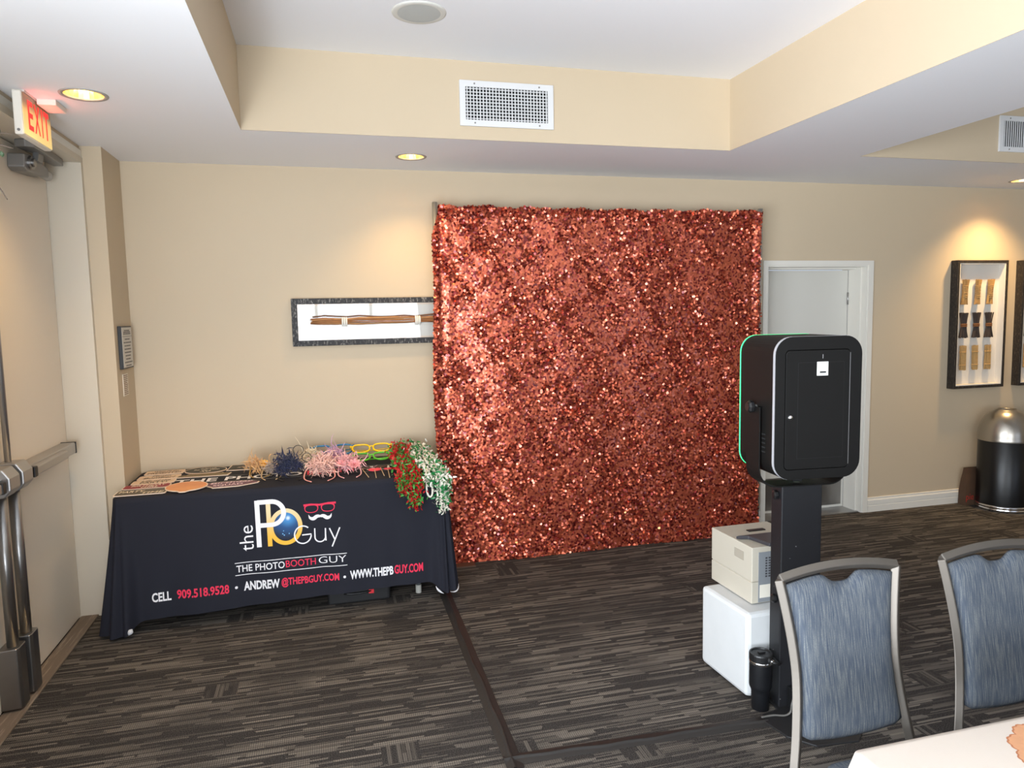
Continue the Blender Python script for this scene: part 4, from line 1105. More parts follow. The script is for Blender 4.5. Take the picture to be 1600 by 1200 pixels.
# tilt: smooth patches where discs lie flat in rows, ruffled patches where they stand every way
rough = nz2(x * 1.9, z * 1.9, .7) * .45 + nz2(x * 6.1, z * 6.1, 2.9) * .8 + nz2(x * 11, z * 11, 5.1) * .35
ruf = 1 / (1 + np.exp(-(rough - .10 + rng.normal(0, .16, N)) * 9))
ruf = np.maximum(ruf, np.exp(-((z - 2.40) / .05) ** 2))
ruf = np.maximum(ruf, .8 * (np.exp(-((x - XA) / .05) ** 2) + np.exp(-((XB - x) / .05) ** 2)))
amp = .065 + .43 * ruf
flip = rng.random(N) < (.02 + .26 * ruf)
pitch = .03 - .10 * ruf + rng.normal(0, 1, N) * amp + np.where(flip, -abs(rng.normal(.3, .35, N)), 0)
yawa = rng.normal(0, 1, N) * amp * .9 + np.where(flip, rng.normal(0, .45, N), 0)
dy = curtain(x + .003, z) - curtain(x - .003, z); yawa = yawa + np.arctan(dy / .006) * .8
pitch = np.clip(pitch, -1.2, 1.2); yawa = np.clip(yawa, -1.3, 1.3)
nrm = np.stack([-np.sin(yawa) * np.cos(pitch) * -1, -np.cos(yawa) * np.cos(pitch), np.sin(pitch)], -1)
zz = np.array([0, 0, 1.]); tx = np.cross(zz, nrm); tx /= np.linalg.norm(tx, axis=1, keepdims=True); tz = np.cross(nrm, tx)
R_ = rng.uniform(.0082, .0100, N)
lift = .002 + .010 * ruf * rng.random(N)
cen = np.stack([x - 1.98, y - 4.78 - lift, z - .004], -1)
K = 8
ang = np.arange(K) * 2 * np.pi / K
vv = cen[:, None, :] + R_[:, None, None] * (np.cos(ang)[None, :, None] * tx[:, None, :] + np.sin(ang)[None, :, None] * tz[:, None, :])
vv[..., 2] = np.maximum(vv[..., 2], .003)
me = bpy.data.meshes.new('sequins')
me.vertices.add(N * K); me.vertices.foreach_set('co', vv.reshape(-1).astype(np.float32))
me.loops.add(N * K); me.loops.foreach_set('vertex_index', np.arange(N * K, dtype=np.int32))
me.polygons.add(N); me.polygons.foreach_set('loop_start', np.arange(0, N * K, K, dtype=np.int32)); me.polygons.foreach_set('loop_total', np.full(N, K, dtype=np.int32))
me.update(calc_edges=True); me.validate()
M_seq, h = newmat('coral_sequin', .38, .85)
ge = h.add('ShaderNodeNewGeometry'); rr_ = ge.outputs['Random Per Island']
h.l.new(h.mix(h.math('GREATER_THAN', rr_, .75), h.mix(rr_, rgb(218, 112, 76), rgb(208, 98, 78)), rgb(132, 40, 38)), h.b.inputs['Base Color'])
h.b.inputs['Coat Weight'].default_value = .7; h.b.inputs['Coat Roughness'].default_value = .12
finish_me(me, 'sequins', M_seq, sc_, kind='stuff')

# ------------------------------------------------------------------ photo booth
kb = thing('photo_booth', 'black photo booth kiosk on a post with green edge light, back towards us', 'photo booth', (1.912, 2.592, 0), -.0995)
M_kb = mat('black_powder_coat', rgb(17, 16, 15), .55, .0, bump=.15, bscale=700, spec=.2)
M_led = mat('green_led', rgb(60, 230, 150), .4, emit=(.045, .85, .24, 1), estr=1.35)
M_post, h = newmat('scuffed_black_post', .5)
t_ = h.add('ShaderNodeTexCoord'); mp = h.add('ShaderNodeMapping'); mp.inputs['Scale'].default_value = (60, 60, 110); h.l.new(t_.outputs['Object'], mp.inputs['Vector'])
a_ = h.add('ShaderNodeTexNoise'); a_.inputs['Scale'].default_value = 1; a_.inputs['Detail'].default_value = 2; h.l.new(mp.outputs['Vector'], a_.inputs['Vector'])
h.l.new(h.mix(h.step(a_.outputs['Fac'], .745, .80), rgb(22, 22, 25), rgb(150, 150, 150)), h.b.inputs['Base Color'])
HW, HD, HZ0, HZ1, HR = .186, .149, 1.020, 1.592, .072
bm = B(); prism(bm, rrect(-HW, HW, HZ0, HZ1, HR, 8), 'y', -HD + .0192, HD - .0085); finish(bm, 'head_shell', M_kb, kb)
out = rrect(-HW, HW, HZ0, HZ1, HR, 8)
inn = rrect(-.1445, .1345, 1.0595, 1.5395, .018, 8)
bm = B(); ring_prism(bm, out, inn, 'y', -HD, -HD + .004); finish(bm, 'back_bezel', M_kb, kb, bevel=.0015)
bm = B(); ring_prism(bm, rrect(-HW + .012, HW - .012, HZ0 + .012, HZ1 - .012, HR - .010, 8), inn, 'y', -HD + .004, -HD + .014); finish(bm, 'bezel_back', M_kb, kb)
bm = B(); ring_prism(bm, rrect(-HW - .0005, HW + .0005, HZ0 - .0005, HZ1 + .0005, HR, 8), rrect(-HW + .0098, HW - .0098, HZ0 + .0098, HZ1 - .0098, HR - .008, 8), 'y', -HD + .0042, -HD + .019)
finish(bm, 'edge_trim', mat('grey_edge_trim', rgb(168, 168, 172), .35), kb, label='pale grey edge trim')
bm = B(); ring_prism(bm, rrect(-HW - .001, HW + .001, HZ0 - .001, HZ1 + .001, HR, 10), rrect(-HW + .012, HW - .012, HZ0 + .012, HZ1 - .012, HR - .01, 10), 'y', HD - .008, HD - .001)
finish(bm, 'led_strip', M_led, kb, label='glowing green light strip')
bm = B(); prism(bm, rrect(-HW + .012, HW - .012, HZ0 + .012, HZ1 - .012, HR - .01, 8), 'y', HD - .011, HD); finish(bm, 'front_screen', mat('screen_glass', rgb(8, 8, 10), .1), kb)
bm = B(); prism(bm, rrect(-.142, .132, 1.062, 1.537, .016, 5), 'y', -HD - .001, -HD + .013); dr = finish(bm, 'access_door', M_kb, kb, bevel=.0012)
bm = B(); ring_prism(bm, rrect(-.091, .108, 1.104, 1.490, .002, 1), rrect(-.0895, .1065, 1.1055, 1.4885, .002, 1), 'y', -HD - .0012, -HD - .0008); finish(bm, 'door_panel_line', mat('panel_line', rgb(10, 10, 10), .7), dr)
bm = B(); prism(bm, rrect(-.0895, .1065, 1.1055, 1.4885, .002, 1), 'y', -HD - .0016, -HD - .0012); finish(bm, 'door_panel', M_kb, dr)
bm = B(); lathe(bm, [(.0, -HD - .010), (.007, -HD - .009), (.010, -HD - .004), (.0115, -HD)], (-.121, 0, 1.272), 18, 'y', cap=False); finish(bm, 'lock', M_chrome, dr, smooth=True, label='round chrome lock')
bm = B(); box(bm, -.011, .037, -HD - .0024, -HD - .0016, 1.436, 1.491); sk = finish(bm, 'sticker', mat('white_sticker', rgb(232, 234, 226), .4), dr, label='small white sticker')
bm = B(); box(bm, .001, .028, -HD - .0006, -HD + .0006, 1.446, 1.453); bmesh.ops.translate(bm, vec=(0, -.0022, 0), verts=bm.verts)
q = finish(bm, 'sticker_bar', M_blackp, dr)
bm = B(); box(bm, .0125, .0155, -HD - .0018, -HD - .001, 1.504, 1.520); finish(bm, 'door_slot', M_alu, dr)
bm = B(); box(bm, .1325, .1340, -HD - .0015, -HD, 1.075, 1.525); finish(bm, 'door_hinge', M_alu, kb)
# yoke bracket: flat strap under and up both sides
yo = HW + .016; yr = .085; zb = .967
path = [(-yo, 1.305)] + [(-yo + yr - yr * cos(a), zb + yr - yr * sin(a)) for a in [pi / 2 * k / 8 for k in range(9)]] + [(yo - yr + yr * sin(a), zb + yr - yr * cos(a)) for a in [pi / 2 * k / 8 for k in range(9)]] + [(yo, 1.305)]
pin = []
for i, p in enumerate(path):
    a, b_ = path[max(i - 1, 0)], path[min(i + 1, len(path) - 1)]; d = Vector((b_[0] - a[0], b_[1] - a[1])).normalized(); pin.append((p[0] - d.y * .005, p[1] + d.x * .005))
bm = B(); prism(bm, path + pin[::-1], 'y', -.055, .055); finish(bm, 'yoke_bracket', M_kb, kb)
for sg in (-1, 1):
    bm = B(); lathe(bm, [(.024, 0), (.026, .004), (.026, .016), (.018, .022), (.018, .026)], (0, .0, 1.302), 8, 'x'); bmesh.ops.scale(bm, vec=(sg, 1, 1), verts=bm.verts); bmesh.ops.translate(bm, vec=(sg * (yo + .0005), 0, 0), verts=bm.verts); finish(bm, 'tilt_knob', M_blackp, kb)
    bm = B(); tube(bm, [(sg * (HW - .01), 0, 1.302), (sg * yo, 0, 1.302)], .009, 8); finish(bm, 'pivot_bolt', M_alu, kb)
bm = B()
for k in range(5): box(bm, -HW - .0008, -HW + .002, -.075 + .0, -.045, 1.12 + k * .018, 1.126 + k * .018)
finish(bm, 'side_vent', M_dark, kb, kind='stuff')
bm = B(); prism(bm, rrect(-.091, .091, -.045, .042, .004, 2), 'z', .008, .966); finish(bm, 'post', M_post, kb)
bm = B(); lathe(bm, [(.013, .966), (.013, .972)], (0, 0, 0), 12); box(bm, -.02, .02, -.006, .006, .977, .986); finish(bm, 'mount_bolt', M_blackp, kb)
for z in (.925, .475):
    bm = B(); lathe(bm, [(.010, 0), (.020, .005), (.020, .016), (.012, .02)], (0, -.01, z), 8, 'x'); bmesh.ops.scale(bm, vec=(-1, 1, 1), verts=bm.verts); bmesh.ops.translate(bm, vec=(-.0912, 0, 0), verts=bm.verts); finish(bm, 'post_knob', M_blackp, kb)
bm = B(); prism(bm, [(-.105, .05), (-.105, -.062), (-.185, -.085), (-.205, -.13), (-.17, -.25), (-.09, -.33), (.09, -.33), (.17, -.25), (.20, -.12), (.20, .05)], 'z', 0, .008); finish(bm, 'base_plate', mat('black_base_plate', rgb(26, 25, 26), .6, var=.15, vscale=14), kb, bevel=.002)
bm = B(); box(bm, -.055, .0, -.085, -.048, .012, .10); finish(bm, 'power_plug', M_blackp, kb, bevel=.004)
# power cable
cb = thing('power_cable', 'thin grey cable curling from the kiosk plug to the floor tape', 'cable', (1.80, 2.49, 0))
M_cab = mat('grey_cable', rgb(84, 82, 78), .5)
bm = B(); tube(bm, catmull([(1.868, 2.505, .085), (1.842, 2.485, .088), (1.825, 2.478, .060), (1.818, 2.476, .028), (1.795, 2.482, .0135), (1.750, 2.497, .0135), (1.70, 2.505, .008)], 7), .0045, 7); finish(bm, 'cord', M_cab, cb, smooth=True, world=True)

# ------------------------------------------------------------------ tumbler
tu = thing('insulated_tumbler', 'black insulated tumbler with steel band and carry handle beside the white cube', 'tumbler', (1.746, 2.583, .0))
M_tum = mat('black_tumbler_coat', rgb(16, 17, 20), .38)
bm = B(); lathe(bm, [(.0, 0), (.035, 0), (.037, .003), (.038, .075), (.040, .085), (.0465, .100), (.0475, .106), (.0475, .205)], n=32, cap=False); finish(bm, 'tumbler_body', M_tum, tu, smooth=True)
bm = B(); lathe(bm, [(.0475, .205), (.0485, .206), (.0485, .216), (.0475, .217)], n=32, cap=False); finish(bm, 'steel_band', M_chrome, tu, smooth=True, label='bright steel band')
bm = B(); lathe(bm, [(.0475, .217), (.049, .219), (.049, .244), (.047, .249), (.041, .249), (.039, .245), (.0, .245)], n=32, cap=False); box(bm, -.012, .018, -.006, .006, .245, .2515); lid = finish(bm, 'lid', M_blackp, tu)
bm = B(); lathe(bm, [(.010, 0), (.010, .012), (.006, .014)], (0, 0, 0), 14, 'y'); bmesh.ops.scale(bm, vec=(1, -1, 1), verts=bm.verts); bmesh.ops.translate(bm, vec=(.018, -.046, .228), verts=bm.verts); finish(bm, 'handle_pivot', M_chrome, lid)
bm = B(); tube(bm, [(.018, -.058, .228), (.045, -.058, .216), (.068, -.035, .206), (.076, 0, .203), (.068, .035, .206), (.045, .058, .216), (.018, .052, .228)], .0075, 8, flat=.7); finish(bm, 'handle', M_blackp, lid, smooth=True)

# ------------------------------------------------------------------ white cube and printer
cu = thing('white_cube', 'scuffed white cube standing on the carpet behind the kiosk post', 'cube', (1.905, 2.857, 0), .05)
M_cube = mat('scuffed_white_plastic', rgb(206, 208, 208), .5, var=.07, vscale=7)
bm = B(); box(bm, -.185, .185, -.19, .175, .006, .385); finish(bm, 'cube_body', M_cube, cu, bevel=.018)
for x_ in (-.15, .15):
    for y_ in (-.15, .14):
        bm = B(); lathe(bm, [(.016, 0), (.016, .006)], (x_, y_, 0), 12); finish(bm, 'cube_foot', M_dark, cu)
pr = thing('photo_printer', 'beige photo printer with a black top flap on the white cube', 'printer', (1.955, 2.905, .3855), .02)
M_pb = mat('beige_printer_case', rgb(186, 179, 164), .5, var=.02); M_pg = mat('grey_printer_panel', rgb(128, 132, 136), .5)
bm = B(); box(bm, -.155, .155, -.158, .175, .004, .102); box(bm, -.155, .155, -.158, .175, .106, .262); box(bm, -.152, .152, -.152, .172, .100, .108); finish(bm, 'printer_case', M_pb, pr, bevel=.003)
bm = B(); prism(bm, [(-.155, -.03), (-.10, -.05), (-.075, -.172), (.158, -.172), (.158, -.03)], 'z', .2625, .280); finish(bm, 'top_flap', mat('dark_printer_flap', rgb(54, 52, 56), .4), pr, bevel=.004, label='dark top flap')
bm = B(); box(bm, -.03, .06, .05, .075, .262, .266); finish(bm, 'top_grip', M_blackp, pr)
bm = B(); box(bm, -.122, .150, -.1605, -.158, .008, .238); rp = finish(bm, 'rear_panel', M_pg, pr)
bm = B()
for r_ in range(8):
    for c_ in range(6): box(bm, -.088 + c_ * .016, -.078 + c_ * .016, -.1612, -.160, .122 + r_ * .012, .129 + r_ * .012)
finish(bm, 'rear_grille', mat('grille_slots', rgb(60, 60, 64), .6), rp, kind='stuff')
bm = B(); box(bm, -.116, .02, -.1615, -.1605, .028, .088); finish(bm, 'rating_label', mat('label_cream', rgb(224, 218, 204), .6), rp)
bm = B()
for r_ in range(7): box(bm, -.1556, -.155, -.095, -.02, .185 + r_ * .006, .188 + r_ * .006)
finish(bm, 'side_slots', mat('slot_shadow', rgb(140, 132, 118), .6), pr, kind='stuff')
for x_ in (-.13, .13):
    for y_ in (-.13, .15):
        bm = B(); lathe(bm, [(.012, 0), (.012, .005)], (x_, y_, 0), 10); finish(bm, 'rubber_foot', M_dark, pr)

# ------------------------------------------------------------------ floor tape
M_tape = mat('dark_gaffer_tape', rgb(36, 33, 31), .6, bump=.3, bscale=80)
def tape(label, a, b_, wd, bend=None):
    a, b_ = Vector(a), Vector(b_); d = (b_ - a).normalized(); n = Vector((-d.y, d.x, 0)); L = (b_ - a).length
    t = thing('floor_tape', label, 'floor tape', ((a.x + b_.x) / 2, (a.y + b_.y) / 2, 0), group='tape strips over the cable')
    bm = B(); NS = int(L / .03); rows = []
    for i in range(NS + 1):
        s = i / NS; c = a + d * L * s; wob = .004 * sin(9 * s + a.x) + .003 * sin(31 * s)
        row = []
        for (q, hz_) in ((-.5, .0008), (-.47, .0022), (-.20, .0030), (-.11, .006), (-.05, .0105), (0.02, .011), (.09, .006), (.17, .003), (.47, .0022), (.5, .0008)):
            rw = q * wd + (wob if abs(q) < .4 else 0)
            p = c + n * rw; row.append(bm.verts.new((p.x - t.location.x, p.y - t.location.y, hz_)))
        rows.append(row)
    for r0, r1 in zip(rows, rows[1:]):
        for k in range(len(r0) - 1): bm.faces.new((r0[k], r0[k + 1], r1[k + 1], r1[k]))
    finish(bm, 'tape_strip', M_tape, t, smooth=True)
tape('dark tape strip running from under the props table towards us', (.662, 4.42, 0), (.632, 2.475, 0), .068)
tape('dark tape strip crossing from the corner to the kiosk base', (.600, 2.535, 0), (1.715, 2.485, 0), .068)

# ------------------------------------------------------------------ trash can and bag
tcn = thing('trash_can', 'round black trash can with a domed steel top by the right wall', 'trash can', (5.49, 4.715, 0))
bm = B(); lathe(bm, [(.0, .0), (.198, .0), (.203, .006), (.203, .018), (.197, .024), (.203, .030), (.203, .040), (.197, .046)], n=48, cap=False); finish(bm, 'base_ring', M_chrome, tcn, smooth=True)
bm = B(); lathe(bm, [(.196, .044), (.196, .585), (.192, .590)], n=56, cap=False); finish(bm, 'can_body', mat('gloss_black_can', rgb(12, 12, 13), .32), tcn, smooth=True)
dome = [(.200, .578), (.201, .590)] + [(.2 * cos(a) ** .8 if cos(a) > 0 else 0, .595 + .250 * sin(a)) for a in [radians(k) for k in range(0, 74, 6)]]
rt_ = dome[-1][0]
dome += [(rt_ - .006, dome[-1][1] + .006), (rt_ - .014, dome[-1][1] + .002), (rt_ - .016, dome[-1][1] - .05)]
bm = B(); lathe(bm, dome, n=56, cap=False); finish(bm, 'dome_top', mat('brushed_dome', rgb(178, 172, 162), .30, 1., bump=.04, bscale=80), tcn, smooth=True)
bg = thing('paper_bag', 'brown paper bag with red lettering tucked behind the trash can', 'bag', (5.34, 4.892, 0), 0)
M_bag = mat('brown_paper', rgb(84, 60, 42), .8, var=.2, vscale=14, bump=.3, bscale=40)
bm = B(); q = []
for zz_, wd_, dp in ((0, .088, .038), (.12, .087, .036), (.22, .084, .026), (.27, .080, .016), (.318, .076, .010)):
    q.append([bm.verts.new((xx + (.004 if zz_ > .2 else 0), yy, zz_)) for xx, yy in ((-wd_, -dp), (wd_, -dp), (wd_, dp), (-wd_, dp))])
bm.faces.new(q[0])
for a, b_ in zip(q, q[1:]):
    for k in range(4): bm.faces.new((a[k], a[(k + 1) % 4], b_[(k + 1) % 4], b_[k]))
finish(bm, 'bag_body', M_bag, bg)
bm = B(); text_into(bm, 'pie', lambda a, b_: (a, -.0392, b_), -.084, -.004, .028, .098, .0); finish(bm, 'lettering', mat('red_bag_ink', rgb(186, 44, 30), .7), bg)

# ------------------------------------------------------------------ banquet chairs
M_frame = mat('champagne_chair_frame', rgb(108, 102, 95), .44, .7)
M_uph, h = newmat('blue_grey_weave', .85)
t_ = h.add('ShaderNodeTexCoord'); mp = h.add('ShaderNodeMapping'); mp.inputs['Scale'].default_value = (420, 60, 14); h.l.new(t_.outputs['Object'], mp.inputs['Vector'])
a_ = h.add('ShaderNodeTexNoise'); a_.inputs['Scale'].default_value = 1; a_.inputs['Detail'].default_value = 3; h.l.new(mp.outputs['Vector'], a_.inputs['Vector'])
f_ = h.add('ShaderNodeTexNoise'); f_.inputs['Scale'].default_value = 700; h.l.new(t_.outputs['Object'], f_.inputs['Vector'])
cc = h.mix(h.step(a_.outputs['Fac'], .38, .68), rgb(60, 67, 79), rgb(114, 116, 114))
h.l.new(h.mix(h.step(f_.outputs['Fac'], .3, .75), cc, rgb(74, 81, 91), 'MIX'), h.b.inputs['Base Color'])
mx_ = cc
bp = h.add('ShaderNodeBump'); bp.inputs['Strength'].default_value = .12; bp.inputs['Distance'].default_value = .0006; h.l.new(f_.outputs['Fac'], bp.inputs['Height']); h.l.new(bp.outputs['Normal'], h.b.inputs['Normal'])
h.b.inputs['Specular IOR Level'].default_value = .15
def make_chair(label, x, y):
    """faces -y; local origin on the floor under the backrest foot; back plane y = .16*(z-.46)"""
    t = thing('banquet_chair', label, 'chair', (x, y, 0), group='blue banquet chairs at the white table')
    K_ = .16
    def yb_(z): return K_ * (z - .46)
    ctr = [(.198, .42), (.184, .50), (.172, .60), (.168, .68), (.174, .77), (.186, .86), (.199, .935)]
    ctr = [(hw_, z_) for hw_, z_ in ctr]
    for sg in (-1, 1):
        up_ = catmull([(sg * hw_, yb_(z_), z_) for hw_, z_ in ctr], 4)
        low = catmull([(sg * .198, yb_(.42), .42), (sg * .203, .01, .25), (sg * .207, .055, .0)], 5)
        line = low[::-1][:-1] + up_
        bm = B(); tube(bm, line, .0145, 4, flat=1.25); 
        finish(bm, 'rear_leg', M_frame, t, bevel=.003)
        bm = B(); tube(bm, [(sg * .195, -.36, .0), (sg * .19, -.345, .25), (sg * .185, -.34, .43)], .0135, 4); finish(bm, 'front_leg', M_frame, t, bevel=.003)
    crown = [(-.199 + .398 * k / 16, yb_(.935 + .022 * (1 - ((k - 8) / 8) ** 2)), .935 + .022 * (1 - ((k - 8) / 8) ** 2)) for k in range(17)]
    bm = B(); tube(bm, crown, .0145, 4, flat=1.2); finish(bm, 'top_rail', M_frame, t, bevel=.003)
    # padded back: grid between outlines, swelling to the front and the rear
    def half(z):
        zs = [c[1] for c in ctr]; return float(np.interp(z, zs, [c[0] for c in ctr])) - .016
    nu, nv = 26, 30; bm = B(); grids = []
    for side in (-1, 1):
        g_ = []
        for j in range(nv + 1):
            row = []
            for i in range(nu + 1):
                s = -1 + 2 * i / nu
                xt = s * .178
                ztop = .918 + .020 * (1 - s * s) - .028 * math.exp(-(s / .26) ** 4)
                zbot = .492 - .014 * (1 - s * s) + .010 * max(0, abs(s) - .86) / .14
                z_ = zbot + (ztop - zbot) * j / nv
                x_ = s * half(z_)
                e = (1 - abs(s) ** 6) * (1 - abs(2 * j / nv - 1) ** 8)
                row.append(bm.verts.new((x_, yb_(z_) + side * (.004 + (.020 if side < 0 else .012) * e ** .6), z_)))
            g_.append(row)
        grids.append(g_)
    for g_ in grids:
        for j in range(nv):
            for i in range(nu): bm.faces.new((g_[j][i], g_[j][i + 1], g_[j + 1][i + 1], g_[j + 1][i]))
    A, C = grids
    for j in range(nv):
        for i in (0, nu): bm.faces.new((A[j][i], A[j + 1][i], C[j + 1][i], C[j][i]))
    for i in range(nu):
        for j in (0, nv): bm.faces.new((A[j][i], A[j][i + 1], C[j][i + 1], C[j][i]))
    finish(bm, 'backrest', M_uph, t, smooth=True)
    pts = rrect(-.200, .200, -.44, -.085, .07, 6)
    bm = B(); lay = []
    for z_, k_ in ((.425, .96), (.435, 1.), (.462, 1.), (.474, .985), (.481, .93), (.484, .80)):
        lay.append([bm.verts.new((p[0] * k_, -.26 + (p[1] + .26) * k_, z_)) for p in pts])
    for a, b2_ in zip(lay, lay[1:]):
        for k in range(len(pts)): bm.faces.new((a[k], a[(k + 1) % len(pts)], b2_[(k + 1) % len(pts)], b2_[k]))
    bm.faces.new(lay[0][::-1]); bm.faces.new(lay[-1]); finish(bm, 'seat', M_uph, t, smooth=True)
    bm = B(); tube(bm, [(-.195, -.01, .405), (-.19, -.35, .405), (.19, -.35, .405), (.195, -.01, .405)], .012, 4, closed=True); finish(bm, 'seat_frame', M_frame, t)
    return t
ch = make_chair('blue-grey banquet chair fully in view, left one at the white table', 1.425, 1.654)
def copy_tree(o, parent=None):
    c = o.copy(); COL.objects.link(c); c.parent = parent
    for k in [x for x in bpy.data.objects if x.parent == o]: copy_tree(k, c)
    return c
c2 = copy_tree(ch); c2.location.x = 1.990; c2['label'] = 'blue-grey banquet chair cut off by the right edge of the photo'

# ------------------------------------------------------------------ foreground dining table
dt = thing('dining_table', 'banquet table covered by the white cloth in the lower right corner', 'table', (1.96, .84, 0))
bm = B(); box(bm, -.885, .94, -.38, .39, .715, .742); finish(bm, 'tabletop', M_ftop, dt)
for x_ in (-.72, .78):
    for y_ in (-.28, .29):
        bm = B(); tube(bm, [(x_, y_, 0), (x_, y_, .715)], .014, 10); finish(bm, 'leg', M_fleg, dt, smooth=True)
M_tc = mat('white_linen', rgb(206, 194, 182), .8, bump=.15, bscale=500)
wc = thing('white_tablecloth', 'white tablecloth with orange scroll medallion on the foreground table', 'tablecloth', (1.96, .84, .742))
bm = B(); pr_ = []
ax, bx_, ay, by_ = -.893, .948, -.388, .398; r_ = .02
def seg(p, q, n, N):
    for k in range(N):
        t = (k + .5) / N; d = min(t, 1 - t) * math.hypot(q[0] - p[0], q[1] - p[1]); pr_.append((p[0] + (q[0] - p[0]) * t, p[1] + (q[1] - p[1]) * t, n[0], n[1], math.exp(-(d / .09) ** 2)))
def cor(cx, cy, a0):
    for k in range(10):
        a = radians(a0 + 90 * (k + .5) / 10); pr_.append((cx + r_ * cos(a), cy + r_ * sin(a), cos(a), sin(a), 1))
seg((ax + r_, ay), (bx_ - r_, ay), (0, -1), 60); cor(bx_ - r_, ay + r_, -90); seg((bx_, ay + r_), (bx_, by_ - r_), (1, 0), 30); cor(bx_ - r_, by_ - r_, 0)
seg((bx_ - r_, by_), (ax + r_, by_), (0, 1), 60); cor(ax + r_, by_ - r_, 90); seg((ax, by_ - r_), (ax, ay + r_), (-1, 0), 30); cor(ax + r_, ay + r_, 180)
rw = []
for j in range(9):
    t = j / 8
    rw.append([bm.verts.new((p[0] + p[2] * (.006 + t * (.008 + .045 * p[4]) + .006 * t * sin(i * .55)), p[1] + p[3] * (.006 + t * (.008 + .045 * p[4]) + .006 * t * sin(i * .55)), .003 - .19 * t)) for i, p in enumerate(pr_)])
for j in range(8):
    for i in range(len(pr_)):
        k = (i + 1) % len(pr_); bm.faces.new((rw[j][i], rw[j + 1][i], rw[j + 1][k], rw[j][k]))
inn = [bm.verts.new((p[0] - p[2] * .008, p[1] - p[3] * .008, .008)) for p in pr_]
for i in range(len(pr_)):
    k = (i + 1) % len(pr_); bm.faces.new((rw[0][i], rw[0][k], inn[k], inn[i]))
bm.faces.new(inn); finish(bm, 'cloth', M_tc, wc, smooth=True)
M_med = mat('orange_scroll_print', rgb(206, 150, 110), .8, var=.12, vscale=60); M_med2 = mat('orange_scroll_outline', rgb(178, 114, 78), .8)
MC = (1.515 - 1.96, 1.075 - .84)
bm = B(); n = 288; O = []; I_ = []; O2 = []
for k in range(n + 1):
    a = 2 * pi * k / n; ro = .128 + .011 * abs(sin(6 * a)) + .003 * abs(sin(24 * a)); ri = .098 + .012 * abs(cos(6 * a)) + .0025 * sin(36 * a)
    O.append((MC[0] + ro * cos(a), MC[1] + ro * sin(a), .0086)); I_.append((MC[0] + ri * cos(a), MC[1] + ri * sin(a), .0086)); O2.append((MC[0] + (ro + .004) * cos(a), MC[1] + (ro + .004) * sin(a), .0084))
strip(bm, O, I_); finish(bm, 'printed_scroll_ring', M_med, wc)
bm = B(); strip(bm, O2, O); finish(bm, 'printed_scroll_outline', M_med2, wc)
bm = B()
for k in range(12):
    a0 = 2 * pi * k / 12
    sp_ = [(MC[0] + (.112 - .045 * s) * cos(a0 + .30 * sin(4 * s)), MC[1] + (.112 - .045 * s) * sin(a0 + .30 * sin(4 * s)), .009) for s in [j / 10 for j in range(11)]]
    strip(bm, [(p[0] + .004, p[1], p[2]) for p in sp_], [(p[0] - .004, p[1] - .003, p[2]) for p in sp_])
    for s in range(3):
        aa = a0 + .08 * s; q = [(MC[0] + (.05 - .012 * s) * cos(aa) + .008 * cos(b_), MC[1] + (.05 - .012 * s) * sin(aa) + .008 * sin(b_), .009) for b_ in [2 * pi * i / 8 for i in range(8)]]
        bm.faces.new([bm.verts.new(v) for v in q])
finish(bm, 'printed_scrolls', M_med2, wc, kind='stuff')

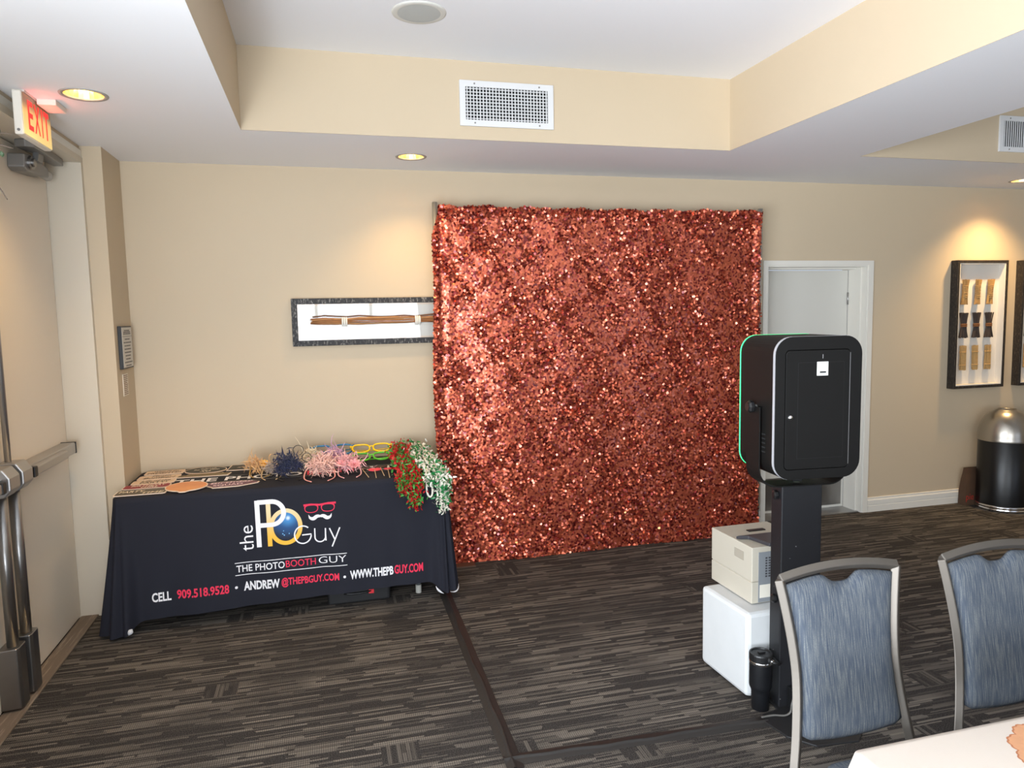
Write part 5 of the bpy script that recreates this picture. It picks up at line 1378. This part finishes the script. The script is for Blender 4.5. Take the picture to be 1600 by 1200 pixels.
# ------------------------------------------------------------------ potted tree whose twigs reach into view at left
pt_ = thing('potted_tree', 'leafy branch of a potted tree reaching in at the upper left edge', 'plant', (-1.035, 2.17, 0))
bm = B(); lathe(bm, [(.0, 0), (.12, 0), (.15, .28), (.155, .30), (.14, .30), (.138, .27), (.0, .27)], n=28, cap=False); finish(bm, 'pot', mat('dark_pot', rgb(60, 54, 48), .6), pt_, smooth=True)
M_stem = mat('twig_bark', rgb(72, 58, 46), .8); M_leaf = mat('dark_green_leaf', rgb(52, 70, 44), .55, var=.2, vscale=30)
trunk = catmull([(0, 0, .26), (.02, -.02, .8), (-.02, .0, 1.4), (.03, .0, 1.95)], 6)
bm = B(); tube(bm, trunk, [.018 - .010 * k / (len(trunk) - 1) for k in range(len(trunk))], 8); finish(bm, 'trunk', M_stem, pt_, smooth=True)
def tw_(pts, r0): 
    bm = B(); p = catmull(pts, 5); tube(bm, p, [r0 * (1 - .75 * k / (len(p) - 1)) for k in range(len(p))], 6); finish(bm, 'branch', M_stem, pt_, smooth=True); return p
ends = []
ends.append(tw_([(.03, 0, 1.95), (.10, .02, 2.10), (.20, .05, 2.17), (.262, .06, 2.165)], .006))
ends.append(tw_([(.03, 0, 1.90), (.12, .03, 2.05), (.20, .05, 2.085), (.242, .05, 2.03)], .005))
ends.append(tw_([(.20, .05, 2.17), (.235, .05, 2.20), (.268, .05, 2.198)], .003))
ends.append(tw_([(.02, 0, 1.8), (-.08, .06, 2.0), (-.12, .05, 2.2)], .006))
ends.append(tw_([(.0, 0, 1.6), (-.06, -.08, 1.85), (-.12, -.12, 2.05)], .006))
rnd = random.Random(2)
spots = [(.236, .052, 2.206, .020), (.222, .055, 2.180, .022), (.228, .05, 2.158, .018), (.236, .055, 2.152, .016), (.222, .05, 2.085, .016), (.215, .05, 2.20, .024), (.20, .06, 2.15, .026)]
for e in ends[3:]:
    for k in range(7): p = e[rnd.randrange(len(e) // 2, len(e))]; spots.append((p.x + rnd.gauss(0, .04), p.y + rnd.gauss(0, .04), p.z + rnd.gauss(0, .04), .03))
for (lx, ly, lz, L) in spots:
    bm = B(); d = Vector((rnd.gauss(.4, .6), rnd.gauss(0, .5), rnd.gauss(-.2, .5))).normalized(); sd = d.cross(Vector((0, -1, .4))).normalized(); P = []; Q = []
    for j in range(6):
        s = j / 5; c = Vector((lx, ly, lz)) + d * L * (s - .3); ww = L * .34 * sin(pi * (.04 + .92 * s)); P.append(c + sd * ww); Q.append(c - sd * ww)
    strip(bm, P, Q); o = finish(bm, 'leaf', M_leaf, pt_, smooth=True); s2 = o.modifiers.new('solid', 'SOLIDIFY'); s2.thickness = .0008
